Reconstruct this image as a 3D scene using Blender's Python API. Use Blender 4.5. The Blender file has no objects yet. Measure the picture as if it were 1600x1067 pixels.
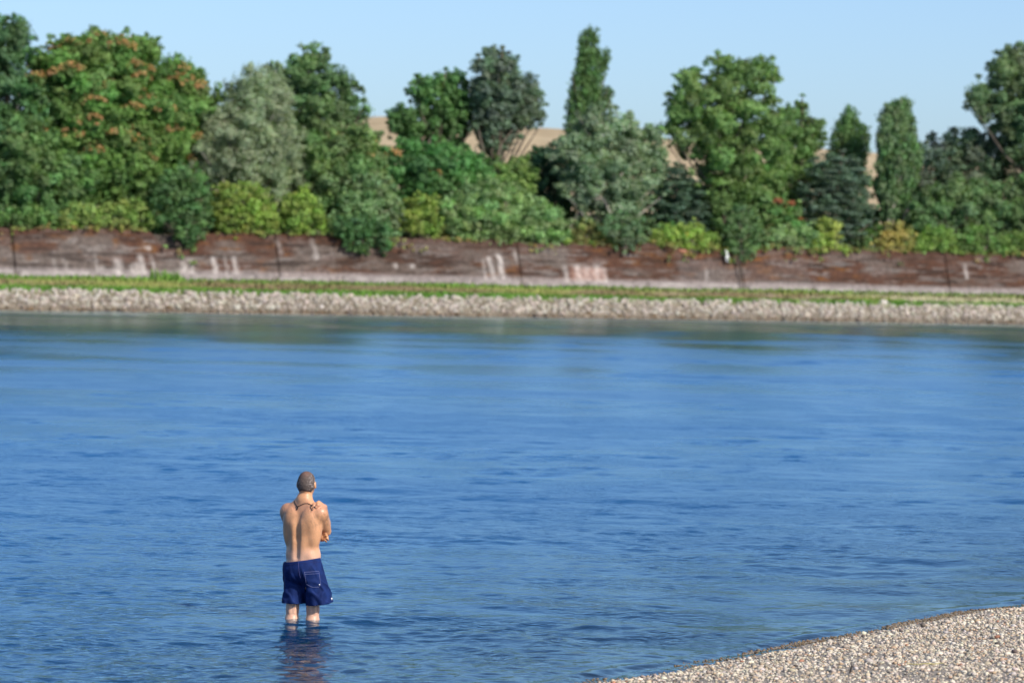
import bpy, math, random
import numpy as np
from mathutils import Matrix, Vector
from mathutils.bvhtree import BVHTree

random.seed(7)
rng = np.random.default_rng(11)
scene = bpy.context.scene
col = scene.collection
R = math.radians

# ------------------------------------------------------------------ camera
F = 6000.0                     # focal length in pixels of the 1600 px wide photograph (135 mm)
CAMZ = 3.25
ROLL = math.atan(0.0225)
PITCH = math.atan((533.5 - 420.0) / F)
FWD = np.array([0, math.cos(PITCH), -math.sin(PITCH)])
UP0 = np.array([0, math.sin(PITCH), math.cos(PITCH)])
RIGHT = math.cos(ROLL) * np.array([1., 0, 0]) + math.sin(ROLL) * UP0
UP = -math.sin(ROLL) * np.array([1., 0, 0]) + math.cos(ROLL) * UP0
CAM = np.array([0, 0, CAMZ])

cd = bpy.data.cameras.new('camera')
cam = bpy.data.objects.new('camera', cd)
col.objects.link(cam)
cd.sensor_width = 36.0
cd.lens = F * 36.0 / 1600.0
cd.clip_start = 0.5
cd.clip_end = 6000
m = Matrix.Identity(4)
for i in range(3):
    m[i][0], m[i][1], m[i][2] = RIGHT[i], UP[i], -FWD[i]
m[0][3], m[1][3], m[2][3] = CAM
cam.matrix_world = m
cd.dof.use_dof = True
cd.dof.focus_distance = 35.3
cd.dof.aperture_fstop = 3.1
scene.camera = cam

# ------------------------------------------------------------------ world and sun
SUN_AZ, SUN_EL = R(46), R(36)          # azimuth: to the right of straight behind the camera
sun_dir = Vector((math.sin(SUN_AZ) * math.cos(SUN_EL), -math.cos(SUN_AZ) * math.cos(SUN_EL), math.sin(SUN_EL)))
world = bpy.data.worlds.new('World')
scene.world = world
world.use_nodes = True
wn = world.node_tree
wn.nodes.clear()
sky = wn.nodes.new('ShaderNodeTexSky')
sky.sky_type = 'NISHITA'
sky.sun_disc = False
sky.sun_elevation = SUN_EL
sky.sun_rotation = math.pi - SUN_AZ
sky.altitude = 0
sky.air_density = 0.7
sky.dust_density = 1.15
sky.ozone_density = 4.5
bg = wn.nodes.new('ShaderNodeBackground')
bg.inputs['Strength'].default_value = 0.15
wo = wn.nodes.new('ShaderNodeOutputWorld')
wn.links.new(sky.outputs[0], bg.inputs['Color'])
wn.links.new(bg.outputs[0], wo.inputs['Surface'])

sl = bpy.data.lights.new('sun', 'SUN')
sl.energy = 4.1
sl.angle = R(0.5)
sl.color = (1.0, 0.94, 0.85)
so = bpy.data.objects.new('sun', sl)
col.objects.link(so)
so.rotation_euler = sun_dir.to_track_quat('Z', 'Y').to_euler()
so.location = (20, -30, 40)

scene.render.engine = 'CYCLES'
scene.view_settings.view_transform = 'Standard'
scene.view_settings.look = 'None'
scene.view_settings.exposure = 0.2
scene.view_settings.gamma = 1.0
scene.view_settings.use_curve_mapping = False
scene.cycles.max_bounces = 6
scene.cycles.transparent_max_bounces = 8
scene.cycles.caustics_reflective = False
scene.cycles.caustics_refractive = False


# ------------------------------------------------------------------ helpers
def ray(u, v):
    return FWD * F + RIGHT * (u - 800.0) - UP * (v - 533.5)


def ground(u, v, z=0.0):
    d = ray(u, v)
    return CAM + d * (z - CAMZ) / d[2]


WA = ground(0, 485)
WB = ground(1600, 507)
BT = (WB - WA) / np.linalg.norm(WB - WA)        # along the far bank, left to right
BN = np.array([-BT[1], BT[0], 0])               # landward


def bank(s, w, z):
    return WA + BT * s + BN * w + np.array([0, 0, z])


def on_bank(u, v, w):
    """where the line of sight through a photograph pixel meets the vertical plane w metres landward of the waterline"""
    d = ray(u, v)
    return CAM + d * ((WA + BN * w - CAM) @ BN) / (d @ BN)


def s_of(u, v, w):
    return (on_bank(u, v, w) - WA) @ BT


def sstep(a, b, x):
    t = np.clip((x - a) / (b - a), 0, 1)
    return t * t * (3 - 2 * t)


def vnoise(x, y, seed=0):
    x = np.asarray(x, float); y = np.asarray(y, float)
    xi = np.floor(x).astype(np.int64); yi = np.floor(y).astype(np.int64)
    fx = x - xi; fy = y - yi
    fx = fx * fx * (3 - 2 * fx); fy = fy * fy * (3 - 2 * fy)

    def h(a, b):
        n = (a * 374761393 + b * 668265263 + seed * 974634777) & 0xffffffff
        n = ((n ^ (n >> 13)) * 1274126177) & 0xffffffff
        return ((n ^ (n >> 16)) & 0xffff) / 65535.0
    return (h(xi, yi) * (1 - fx) + h(xi + 1, yi) * fx) * (1 - fy) + (h(xi, yi + 1) * (1 - fx) + h(xi + 1, yi + 1) * fx) * fy


def fbm(x, y, seed=0, n=4):
    t = 0; a = .5; s = 0
    for i in range(n):
        t = t + a * vnoise(x * 2 ** i, y * 2 ** i, seed + i * 17); s += a; a *= .5
    return t / s


def mesh_np(name, verts, faces, colors=None, smooth=False, attrs=None):
    """mesh from numpy arrays; faces is (n,3) or (n,4)"""
    verts = np.asarray(verts, np.float32); faces = np.asarray(faces, np.int32)
    me = bpy.data.meshes.new(name)
    k = faces.shape[1]
    me.vertices.add(len(verts)); me.vertices.foreach_set('co', verts.ravel())
    me.loops.add(faces.size); me.loops.foreach_set('vertex_index', faces.ravel())
    me.polygons.add(len(faces))
    me.polygons.foreach_set('loop_start', np.arange(0, faces.size, k, dtype=np.int32))
    me.polygons.foreach_set('loop_total', np.full(len(faces), k, np.int32))
    if smooth:
        me.polygons.foreach_set('use_smooth', np.ones(len(faces), bool))
    me.update(calc_edges=True)
    me.validate()
    if colors is not None:
        a = me.color_attributes.new('Col', 'FLOAT_COLOR', 'POINT')
        c = np.ones((len(verts), 4), np.float32); c[:, :3] = colors
        a.data.foreach_set('color', c.ravel())
    for n, vals in (attrs or {}).items():
        a = me.attributes.new(n, 'FLOAT', 'POINT')
        a.data.foreach_set('value', np.asarray(vals, np.float32).ravel())
    return me


def link(name, me, mat=None, parent=None, loc=None):
    o = bpy.data.objects.new(name, me)
    col.objects.link(o)
    if mat is not None and not me.materials:
        me.materials.append(mat)
    if parent is not None:
        o.parent = parent
    if loc is not None:
        o.location = loc
    return o


def tag(o, label=None, cat=None, group=None, kind=None):
    if label: o['label'] = label
    if cat: o['category'] = cat
    if group: o['group'] = group
    if kind: o['kind'] = kind
    return o


def empty(name, loc):
    o = bpy.data.objects.new(name, None)
    o.location = loc
    col.objects.link(o)
    return o


def grid_faces(nr, nc):
    i = np.arange(nr - 1)[:, None] * nc + np.arange(nc - 1)[None, :]
    i = i.ravel()
    return np.stack([i, i + 1, i + nc + 1, i + nc], 1)


class Tubes:
    """tapered tubes along polylines, collected into one mesh"""
    def __init__(self, sides=6):
        self.v = []; self.f = []; self.n = 0; self.k = sides

    def add(self, pts, rad):
        pts = np.asarray(pts, float); k = self.k
        if np.isscalar(rad): rad = [rad] * len(pts)
        tan = np.gradient(pts, axis=0)
        for i, (p, r) in enumerate(zip(pts, rad)):
            t = tan[i] / (np.linalg.norm(tan[i]) + 1e-9)
            a = np.cross(t, [0.31, 0.87, 0.38]); a /= np.linalg.norm(a) + 1e-9
            b = np.cross(t, a)
            for j in range(k):
                q = 2 * math.pi * j / k
                self.v.append(p + r * (math.cos(q) * a + math.sin(q) * b))
        for i in range(len(pts) - 1):
            for j in range(k):
                a0 = self.n + i * k + j; a1 = self.n + i * k + (j + 1) % k
                self.f.append((a0, a1, a1 + k, a0 + k))
        self.n += len(pts) * k

    def mesh(self, name, smooth=True):
        return mesh_np(name, np.array(self.v), np.array(self.f), smooth=smooth)


# ------------------------------------------------------------------ materials
def new_mat(name):
    mt = bpy.data.materials.new(name)
    mt.use_nodes = True
    nt = mt.node_tree
    nt.nodes.clear()
    out = nt.nodes.new('ShaderNodeOutputMaterial')
    return mt, nt, out


def N(nt, typ, **kw):
    n = nt.nodes.new(typ)
    for k, v in kw.items():
        if k.startswith('i_'):
            n.inputs[k[2:].replace('_', ' ')].default_value = v
        else:
            setattr(n, k, v)
    return n


def noise_col(name, c1, c2, scale, rough=0.8, bump=0.3, detail=5, dist=0.02, coord='Object', stretch=(1, 1, 1), spec=0.3):
    mt, nt, out = new_mat(name)
    b = N(nt, 'ShaderNodeBsdfPrincipled'); b.inputs['Roughness'].default_value = rough
    b.inputs['Specular IOR Level'].default_value = spec
    tc = N(nt, 'ShaderNodeTexCoord'); mp = N(nt, 'ShaderNodeMapping'); mp.inputs['Scale'].default_value = stretch
    nz = N(nt, 'ShaderNodeTexNoise'); nz.inputs['Scale'].default_value = scale; nz.inputs['Detail'].default_value = detail
    cr = N(nt, 'ShaderNodeValToRGB')
    cr.color_ramp.elements[0].position = .35; cr.color_ramp.elements[1].position = .68
    cr.color_ramp.elements[0].color = (*c1, 1); cr.color_ramp.elements[1].color = (*c2, 1)
    bp = N(nt, 'ShaderNodeBump'); bp.inputs['Strength'].default_value = bump; bp.inputs['Distance'].default_value = dist
    L = nt.links.new
    L(tc.outputs[coord], mp.inputs[0]); L(mp.outputs[0], nz.inputs['Vector']); L(nz.outputs[0], cr.inputs[0])
    L(cr.outputs[0], b.inputs['Base Color']); L(nz.outputs[0], bp.inputs['Height']); L(bp.outputs[0], b.inputs['Normal'])
    L(b.outputs[0], out.inputs[0])
    return mt


def col_mat(name, rough=0.85, nscale=0.0, namp=0.35, bump=0.0, bdist=0.02, spec=0.3):
    """colour attribute x fine noise"""
    mt, nt, out = new_mat(name)
    L = nt.links.new
    b = N(nt, 'ShaderNodeBsdfPrincipled'); b.inputs['Roughness'].default_value = rough
    b.inputs['Specular IOR Level'].default_value = spec
    at = N(nt, 'ShaderNodeAttribute', attribute_name='Col')
    if nscale:
        tc = N(nt, 'ShaderNodeTexCoord')
        nz = N(nt, 'ShaderNodeTexNoise'); nz.inputs['Scale'].default_value = nscale; nz.inputs['Detail'].default_value = 6
        mr = N(nt, 'ShaderNodeMapRange'); mr.inputs[1].default_value = .3; mr.inputs[2].default_value = .7
        mr.inputs[3].default_value = 1 - namp; mr.inputs[4].default_value = 1 + namp
        mx = N(nt, 'ShaderNodeVectorMath', operation='SCALE')
        L(tc.outputs['Object'], nz.inputs['Vector']); L(nz.outputs[0], mr.inputs[0])
        L(at.outputs['Color'], mx.inputs[0]); L(mr.outputs[0], mx.inputs['Scale'])
        L(mx.outputs[0], b.inputs['Base Color'])
        if bump:
            bp = N(nt, 'ShaderNodeBump'); bp.inputs['Strength'].default_value = bump; bp.inputs['Distance'].default_value = bdist
            L(nz.outputs[0], bp.inputs['Height']); L(bp.outputs[0], b.inputs['Normal'])
    else:
        L(at.outputs['Color'], b.inputs['Base Color'])
    L(b.outputs[0], out.inputs[0])
    return mt


def leaf_mat():
    mt, nt, out = new_mat('foliage')
    L = nt.links.new
    at = N(nt, 'ShaderNodeAttribute', attribute_name='Col')
    b = N(nt, 'ShaderNodeBsdfPrincipled'); b.inputs['Roughness'].default_value = .55
    b.inputs['Specular IOR Level'].default_value = .25
    tr = N(nt, 'ShaderNodeBsdfTranslucent')
    sc = N(nt, 'ShaderNodeVectorMath', operation='MULTIPLY'); sc.inputs[1].default_value = (1.1, 1.25, .5)
    mx = N(nt, 'ShaderNodeMixShader'); mx.inputs[0].default_value = .36
    L(at.outputs['Color'], b.inputs['Base Color']); L(at.outputs['Color'], sc.inputs[0]); L(sc.outputs[0], tr.inputs['Color'])
    L(b.outputs[0], mx.inputs[1]); L(tr.outputs[0], mx.inputs[2]); L(mx.outputs[0], out.inputs[0])
    return mt


def plain(name, c, rough=.6, spec=.3):
    mt, nt, out = new_mat(name)
    b = N(nt, 'ShaderNodeBsdfPrincipled'); b.inputs['Base Color'].default_value = (*c, 1); b.inputs['Roughness'].default_value = rough
    b.inputs['Specular IOR Level'].default_value = spec
    nt.links.new(b.outputs[0], out.inputs[0])
    return mt


M_leaf = leaf_mat()
M_bark = noise_col('bark', (.09, .07, .05), (.2, .165, .125), 3, .9, .6, stretch=(1, 1, .25))
M_bark_pale = noise_col('pale_bark', (.2, .18, .14), (.48, .44, .37), 2.5, .85, .5, stretch=(1, 1, .3))
M_hill = noise_col('dry_stubble', (.42, .31, .17), (.57, .44, .26), .05, .95, .3, dist=.5, detail=8)
M_soil = noise_col('plateau_soil', (.09, .085, .04), (.2, .16, .09), .6, .95, .4)
M_bankground = col_mat('bank_ground', .95, 1.2, .3, .4, .05)
M_rock = col_mat('limestone', .9, 4.0, .22, .4, .03)
M_wall = col_mat('stained_masonry', .9, 3.5, .3, .5, .04)
M_pebble = col_mat('pebble', .75, 0)
M_grass = col_mat('grass_blades', .8, 0)


# ------------------------------------------------------------------ shoreline of the near beach
_vis = [tuple(ground(u, v)[:2]) for u, v in ((905, 1072), (990, 1056), (1100, 1038), (1200, 1019), (1300, 999), (1400, 979), (1500, 961), (1600, 946))]
SHORE = np.array([(-30, -30), (-12, 5), (-5.2, 18.), (-1.6, 25.5)] + _vis + [(8.6, 43.2), (14, 50), (30, 66), (80, 110)])


def shore_d(x, y):
    """signed distance to the waterline, positive on the beach side"""
    x = np.asarray(x, float); y = np.asarray(y, float)
    best = np.full(x.shape, 1e9); sg = np.ones(x.shape)
    for (ax, ay), (bx, by) in zip(SHORE[:-1], SHORE[1:]):
        ex, ey = bx - ax, by - ay
        t = np.clip(((x - ax) * ex + (y - ay) * ey) / (ex * ex + ey * ey), 0, 1)
        qx, qy = x - ax - t * ex, y - ay - t * ey
        d = np.hypot(qx, qy)
        c = np.sign(qx * ey - qy * ex)
        sg = np.where(d < best, c, sg); best = np.minimum(d, best)
    return best * np.where(sg == 0, 1, sg)


def bed_z(x, y):
    d = shore_d(x, y)
    wav = (fbm(x * .45, y * .45, 5, 3) - .5)
    up = .088 * d + wav * .14 * sstep(0, 2.5, d) + (fbm(x * 1.9, y * 1.9, 9, 2) - .5) * .035
    dn = .088 * d + wav * .03 * sstep(0, 2.5, -d) + (fbm(x * 1.9, y * 1.9, 9, 2) - .5) * .035
    return np.where(d > 0, np.minimum(up, 1.6 + .02 * d), np.maximum(dn, -2.6))

# ------------------------------------------------------------------ beach ground / river bed
def axis(segs):
    out = [segs[0][0]]
    for a, b, st in segs:
        n = max(1, int(round((b - a) / st)))
        out += list(a + (b - a) * (np.arange(n) + 1) / n)
    return np.array(out)


gx = axis([(-400, -60, 40), (-60, -8, 2.), (-8, 9, .15), (9, 60, 2.), (60, 400, 40)])
gy = axis([(-60, 20, 2.5), (20, 42, .2), (42, 70, 2.), (70, 900, 40)])
GX, GY = np.meshgrid(gx, gy)
GZ = bed_z(GX.ravel(), GY.ravel()).reshape(GX.shape)
GZ = np.where(GY > 60, np.minimum(GZ, np.where(GX > 40, 1.6, -2.6)), GZ)
GZ = np.where(GY > 75, -2.6, GZ)
M_bed = noise_col('gravel_bed', (.2, .17, .135), (.44, .38, .31), 28, .9, .9, dist=.03, detail=8)
tag(link('riverbed', mesh_np('riverbed', np.stack([GX.ravel(), GY.ravel(), GZ.ravel()], 1), grid_faces(len(gy), len(gx)), smooth=True), M_bed), kind='structure')


# ------------------------------------------------------------------ water
def tile(size, n, lo, hi, slope, seed, aniso=0.0):
    """random periodic height field with wavelengths lo..hi (m) and the given rms slope"""
    r = np.random.default_rng(seed)
    k = np.fft.fftfreq(n, size / n) * 2 * math.pi
    KX, KY = np.meshgrid(k, k)
    K = np.hypot(KX, KY) + 1e-9
    lam = 2 * math.pi / K
    amp = np.where((lam > lo) & (lam < hi), K ** -1.9, 0)
    amp *= 1 + aniso * (np.abs(KY) / K - .5)
    H = np.real(np.fft.ifft2(np.fft.fft2(r.standard_normal((n, n))) * amp))
    g = np.gradient(H, size / n)
    return H * slope / math.sqrt((g[0] ** 2 + g[1] ** 2).mean() / 2)


def samp(T, size, x, y, ang):
    n = T.shape[0]
    c, s = math.cos(ang), math.sin(ang)
    a = ((c * x - s * y) / size * n) % n; b = ((s * x + c * y) / size * n) % n
    i = a.astype(int) % n; j = b.astype(int) % n
    fa = a - np.floor(a); fb = b - np.floor(b)
    i2 = (i + 1) % n; j2 = (j + 1) % n
    return (T[j, i] * (1 - fa) + T[j, i2] * fa) * (1 - fb) + (T[j2, i] * (1 - fa) + T[j2, i2] * fa) * fb


rows = [24.0]
while rows[-1] < 430:
    rows.append(rows[-1] + rows[-1] * (.0016 + .0011 * min(1, max(0, (rows[-1] - 45) / 60))))
rows = np.array(rows)
nf = 260
tt = np.linspace(-1, 1, nf)
half = .155 * rows + 2.6
side = np.array([1.15, 1.6, 2.8, 6, 14])
cols_t = np.concatenate([-side[::-1], tt, side])
WX = half[:, None] * cols_t[None, :]
WY = np.repeat(rows[:, None], len(cols_t), 1)
dxs = half[:, None] * np.gradient(cols_t)[None, :]
dys = np.repeat(np.gradient(rows)[:, None], len(cols_t), 1)
res = np.maximum(np.abs(dxs), dys)
shd = shore_d(WX.ravel(), WY.ravel()).reshape(WX.shape)
dep = np.maximum(0, -.088 * shd)
gust = .7 + .6 * sstep(.32, .72, fbm(WX * .12, WY * .16, 31, 5))
wb = -((WX - WA[0]) * BN[0] + (WY - WA[1]) * BN[1])          # metres out from the far bank
calm = (.35 + .65 * sstep(0, 2.2, -shd)) * (.3 + .35 * (1 - sstep(8, 45, wb)) + .7 * sstep(10, 170, wb + 110 * (fbm(WX * .2, WY * .055, 33, 4) - .5)))
WZ = np.zeros_like(WX)
lost = np.zeros_like(WX)
BANDS = [(.12, .3, .066, 7., 1024), (.3, .7, .026, 16., 1024), (.7, 2.2, .009, 40., 1024), (2.2, 8., .005, 120., 1024)]
for q, (lo, hi, sl_, size, n) in enumerate(BANDS):
    T1 = tile(size, n, lo, hi, sl_ * .75, 40 + q, .5); T2 = tile(size * 1.31, n, lo, hi, sl_ * .66, 60 + q, .5)
    h = samp(T1, size, WX, WY, .3 + q) + samp(T2, size * 1.31, WX, WY, -.9 + q * 1.7)
    keep = 1 - sstep(.22, .5, res / lo * .5)
    near = 1 if q < 2 else (.45 + 1.5 * sstep(.45, .72, fbm(WX * .16 + q, WY * .2, 35 + q, 3)))
    WZ += h * gust * calm * keep * near
    lost += (sl_ * gust * calm) ** 2 * (1 - keep ** 2)
# scattered steeper wavelets with long crests, the dark streaks of the middle distance
for q, (lo, hi, sl_, size, fx, fy, a0, a1) in enumerate(((.16, .4, .05, 9., 1.3, 1.1, 24, 70), (.3, .9, .07, 22., .8, .7, 45, 140), (1.0, 3.0, .065, 66., .24, .17, 110, 330))):
    T1 = tile(size, 1024, lo, hi, sl_, 140 + q, 1.9)
    msk = sstep(.5, .66, fbm(WX * fx, WY * fy, 131 + q, 4))
    keep = 1 - sstep(.22, .5, res / lo * .5)
    WZ += samp(T1, size, WX, WY, .08 * (q - 1)) * msk * calm * keep * (.45 + .55 * sstep(a0 - 10, a0 + 20, WY)) * (1 - .6 * sstep(a1, a1 * 1.5, WY))
# little wake trailing to the right of the wader's legs
mx_, my_ = -1.80, 35.05
for cx, cy, sg in ((mx_ + .10, my_ - .05, 1), (mx_ - .12, my_ + .02, 1)):
    rx, ry = WX - cx, WY - cy
    rr = np.hypot(rx, ry)
    WZ += .004 * np.cos(rr * 30) * np.exp(-rr * 2.6) * (rr < 2.2)
    line = ry + .05 * rx
    WZ += .022 * (cx > mx_) * np.exp(-(line / .08) ** 2) * sstep(.05, .2, rx) * (1 - sstep(.5, 1.5, rx))
# last ripples running up the gravel
sw = .012 * np.sin(-shd * 17 + 5 * fbm(WX * .8, WY * .8, 77, 3)) * np.exp(-np.abs(-shd - .25) * 3.2) * (.4 + 1.2 * fbm(WX * 1.3, WY * 1.3, 78, 2))
WZ += np.where(shd < .4, sw, 0)
patch = .45 + 1.1 * sstep(.38, .66, fbm(WX * 1.1, WY * .8, 37, 4))
lost += (.06 * gust * calm * sstep(70, 180, WY)) ** 2
rough = np.sqrt(.006 ** 2 + 2 * lost * 1.0)
rough = np.sqrt(np.clip(rough, 0, .12))
M_water, nt, out = new_mat('river_water')
L = nt.links.new
fr = N(nt, 'ShaderNodeFresnel'); fr.inputs['IOR'].default_value = 1.333
gl = N(nt, 'ShaderNodeBsdfGlossy', distribution='BECKMANN'); gl.inputs['Color'].default_value = (.82, .97, 1, 1)
ar = N(nt, 'ShaderNodeAttribute', attribute_name='rough'); L(ar.outputs['Fac'], gl.inputs['Roughness'])
df = N(nt, 'ShaderNodeBsdfDiffuse'); df.inputs['Color'].default_value = (.005, .105, .29, 1)
tp = N(nt, 'ShaderNodeBsdfTransparent'); tp.inputs['Color'].default_value = (.38, .4, .38, 1)
ad = N(nt, 'ShaderNodeAttribute', attribute_name='murk')
body = N(nt, 'ShaderNodeMixShader'); L(ad.outputs['Fac'], body.inputs[0]); L(tp.outputs[0], body.inputs[1]); L(df.outputs[0], body.inputs[2])
geo = N(nt, 'ShaderNodeNewGeometry')
mp1 = N(nt, 'ShaderNodeMapping'); mp1.inputs['Scale'].default_value = (.85, 1.0, 1)
n1 = N(nt, 'ShaderNodeTexNoise'); n1.inputs['Scale'].default_value = 8.5; n1.inputs['Detail'].default_value = 3
n2 = N(nt, 'ShaderNodeTexNoise'); n2.inputs['Scale'].default_value = 1.1; n2.inputs['Detail'].default_value = 4
L(geo.outputs['Position'], mp1.inputs[0]); L(mp1.outputs[0], n1.inputs['Vector']); mp2 = N(nt, 'ShaderNodeMapping'); mp2.inputs['Scale'].default_value = (.42, .9, 1); L(geo.outputs['Position'], mp2.inputs[0]); L(mp2.outputs[0], n2.inputs['Vector'])
b1 = N(nt, 'ShaderNodeBump'); b1.inputs['Distance'].default_value = .03; L(N(nt, 'ShaderNodeAttribute', attribute_name='calm').outputs['Fac'], b1.inputs['Strength'])
b2 = N(nt, 'ShaderNodeBump'); b2.inputs['Distance'].default_value = .09
af = N(nt, 'ShaderNodeAttribute', attribute_name='far'); L(af.outputs['Fac'], b2.inputs['Strength'])
L(n1.outputs[0], b1.inputs['Height']); L(n2.outputs[0], b2.inputs['Height']); L(b1.outputs[0], b2.inputs['Normal'])
for nd in (fr, gl):
    L(b2.outputs[0], nd.inputs['Normal'])
mx = N(nt, 'ShaderNodeMixShader'); L(fr.outputs[0], mx.inputs[0]); L(body.outputs[0], mx.inputs[1]); L(gl.outputs[0], mx.inputs[2])
L(mx.outputs[0], out.inputs[0])
water = link('river_water', mesh_np('river_water', np.stack([WX.ravel(), WY.ravel(), WZ.ravel()], 1), grid_faces(len(rows), len(cols_t)), smooth=True,
             attrs={'rough': rough, 'murk': 1 - np.exp(-dep * 1.3), 'far': (.1 + .75 * sstep(40, 75, WY) - .3 * sstep(110, 220, WY)) * calm * gust, 'calm': np.clip(calm * gust * patch * .8, 0, 1) * (1 - .9 * sstep(70, 180, WY))}), M_water)
tag(water, kind='structure')

# ------------------------------------------------------------------ far bank: slope, towpath grass, rubble stones
WALL_W, WALL_Z, WALL_T = 6.5, 2.08, 5.12
prof_w = np.array([-14, -6, -3, -.5, 0.4, 1.2, 2.3, 2.6, 3.4, 4.5, 5.5, 6.3, 7.4])
prof_z = np.array([-2.8, -2.4, -1.3, -.45, -.05, .45, 1.1, 1.25, 1.42, 1.68, 1.9, 2.04, 2.06])
bs = np.arange(-90, 260, .6)
bw = axis([(-14, -1, 2), (-1, 7.4, .28)])
S_, W_ = np.meshgrid(bs, bw)
Z_ = np.interp(W_, prof_w, prof_z) + (fbm(S_ * .35, W_ * .6, 3, 3) - .5) * .22 * sstep(2.2, 3, W_) * (1 - sstep(6, 6.5, W_))


def bank_colour(s, w):
    n = fbm(s * .16, w * .5, 21, 4); n2 = fbm(s * .5, w * 1.4, 22, 3)
    green = np.array([.105, .215, .035]); olive = np.array([.25, .24, .08]); brown = np.array([.22, .15, .09]); pale = np.array([.45, .38, .29]); soil = np.array([.17, .14, .1])
    g1 = np.exp(-((w - 3.0) / .75) ** 2) + .75 * np.exp(-((w - 6.0) / .7) ** 2)
    g1 = np.clip(g1 * (.55 + 1.1 * n2), 0, 1)[..., None]
    mid = olive + (brown - olive) * sstep(.42, .62, n)[..., None]
    c = mid * (1 - g1) + green * g1
    pm = (sstep(.57, .66, fbm(s * .11, w * .35, 25, 3)) * np.exp(-((w - 4.3) / .9) ** 2) * sstep(50, 64, s))[..., None]
    c = c * (1 - pm) + pale * pm
    st = (1 - sstep(2.2, 2.6, w))[..., None]
    return c * (1 - st) + soil * st


BP = WA[None, None] + BT * S_[..., None] + BN * W_[..., None]
BP[..., 2] = Z_
river_bank = link('river_bank', mesh_np('river_bank', BP.reshape(-1, 3), grid_faces(len(bw), len(bs)), colors=bank_colour(S_, W_).reshape(-1, 3), smooth=True), M_bankground)
tag(river_bank, kind='structure')

ICO_V = []
ph = (1 + 5 ** .5) / 2
for a, b in ((-1, ph), (1, ph), (-1, -ph), (1, -ph)):
    ICO_V.append((a, b, 0))
for a, b in ((-1, ph), (1, ph), (-1, -ph), (1, -ph)):
    ICO_V.append((0, a, b))
for a, b in ((ph, -1), (ph, 1), (-ph, -1), (-ph, 1)):
    ICO_V.append((a, 0, b))
ICO_V = np.array(ICO_V) / math.hypot(1, ph)
ICO_F = np.array([(0, 11, 5), (0, 5, 1), (0, 1, 7), (0, 7, 10), (0, 10, 11), (1, 5, 9), (5, 11, 4), (11, 10, 2), (10, 7, 6), (7, 1, 8),
                  (3, 9, 4), (3, 4, 2), (3, 2, 6), (3, 6, 8), (3, 8, 9), (4, 9, 5), (2, 4, 11), (6, 2, 10), (8, 6, 7), (9, 8, 1)])


def rand_rot(n, r):
    q = r.standard_normal((n, 4)); q /= np.linalg.norm(q, axis=1)[:, None]
    w, x, y, z = q.T
    return np.stack([np.stack([1 - 2 * (y * y + z * z), 2 * (x * y - z * w), 2 * (x * z + y * w)], 1),
                     np.stack([2 * (x * y + z * w), 1 - 2 * (x * x + z * z), 2 * (y * z - x * w)], 1),
                     np.stack([2 * (x * z - y * w), 2 * (y * z + x * w), 1 - 2 * (x * x + y * y)], 1)], 1)


# rubble stones
spots = []
for k in range(6000):
    s = rng.uniform(-8, 96); w = rng.uniform(-.7, 2.75)
    r_ = rng.choice([.10, .135, .17, .23], p=[.28, .36, .27, .09]) * rng.uniform(.85, 1.2)
    z = float(np.interp(w, prof_w, prof_z)) + r_ * rng.uniform(-.25, .3)
    spots.append((s, w, z, r_))
spots = np.array(spots)
stone_mats = []
variants = []
for k in range(10):
    vv = ICO_V * (1 + rng.uniform(-.22, .22, (12, 1))) * np.array([1.15, .95, .78]) * rng.uniform(.9, 1.1, 3)
    variants.append(vv)


def stone_colour(n, z, r):
    base = np.array([.41, .36, .295]) * r.uniform(.68, 1.15, (n, 1)) * (1 + r.uniform(-.05, .05, (n, 3)))
    brown = np.array([.11, .07, .035]) * r.uniform(.5, 1.4, (n, 1))
    k = np.clip((.42 - z) / .28, 0, 1)[:, None] * r.uniform(.5, 1, (n, 1))
    return base * (1 - k) + brown * k


big = np.argsort(-spots[:, 3] * (spots[:, 1] > -.2) * (spots[:, 0] > -1) * (spots[:, 0] < 86))[:300]
big_set = set(big.tolist())
rest = np.array([i for i in range(len(spots)) if i not in big_set])
# shared meshes for the large ones: variant x tone
shared = []
for k in range(24):
    vv = variants[k % 10]
    zt = -.1 if k >= 18 else 1.0
    c = stone_colour(1, np.array([zt]), rng)
    shared.append(mesh_np('stone', vv, ICO_F, colors=np.repeat(c, 12, 0)))
for i in big:
    s, w, z, r_ = spots[i]
    me = shared[18 + int(rng.integers(6))] if z < .28 else shared[int(rng.integers(18))]
    o = link('stone', me, M_rock, river_bank)
    o.location = bank(s, w, z)
    o.scale = (r_,) * 3
    o.rotation_euler = (rng.uniform(-.5, .5), rng.uniform(-.5, .5), rng.uniform(0, 6.3))
n = len(rest)
P = WA + BT * spots[rest, 0:1] + BN * spots[rest, 1:2]
P[:, 2] = spots[rest, 2]
VV = np.array([variants[int(rng.integers(10))] for _ in range(n)])
VV = np.einsum('nij,nkj->nki', rand_rot(n, rng), VV) * spots[rest, 3][:, None, None] + P[:, None, :]
FF = (ICO_F[None] + (np.arange(n) * 12)[:, None, None]).reshape(-1, 3)
tag(link('loose_stones', mesh_np('loose_stones', VV.reshape(-1, 3), FF, colors=np.repeat(stone_colour(n, spots[rest, 2], rng), 12, 0)), M_rock, river_bank), kind='stuff')

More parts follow.
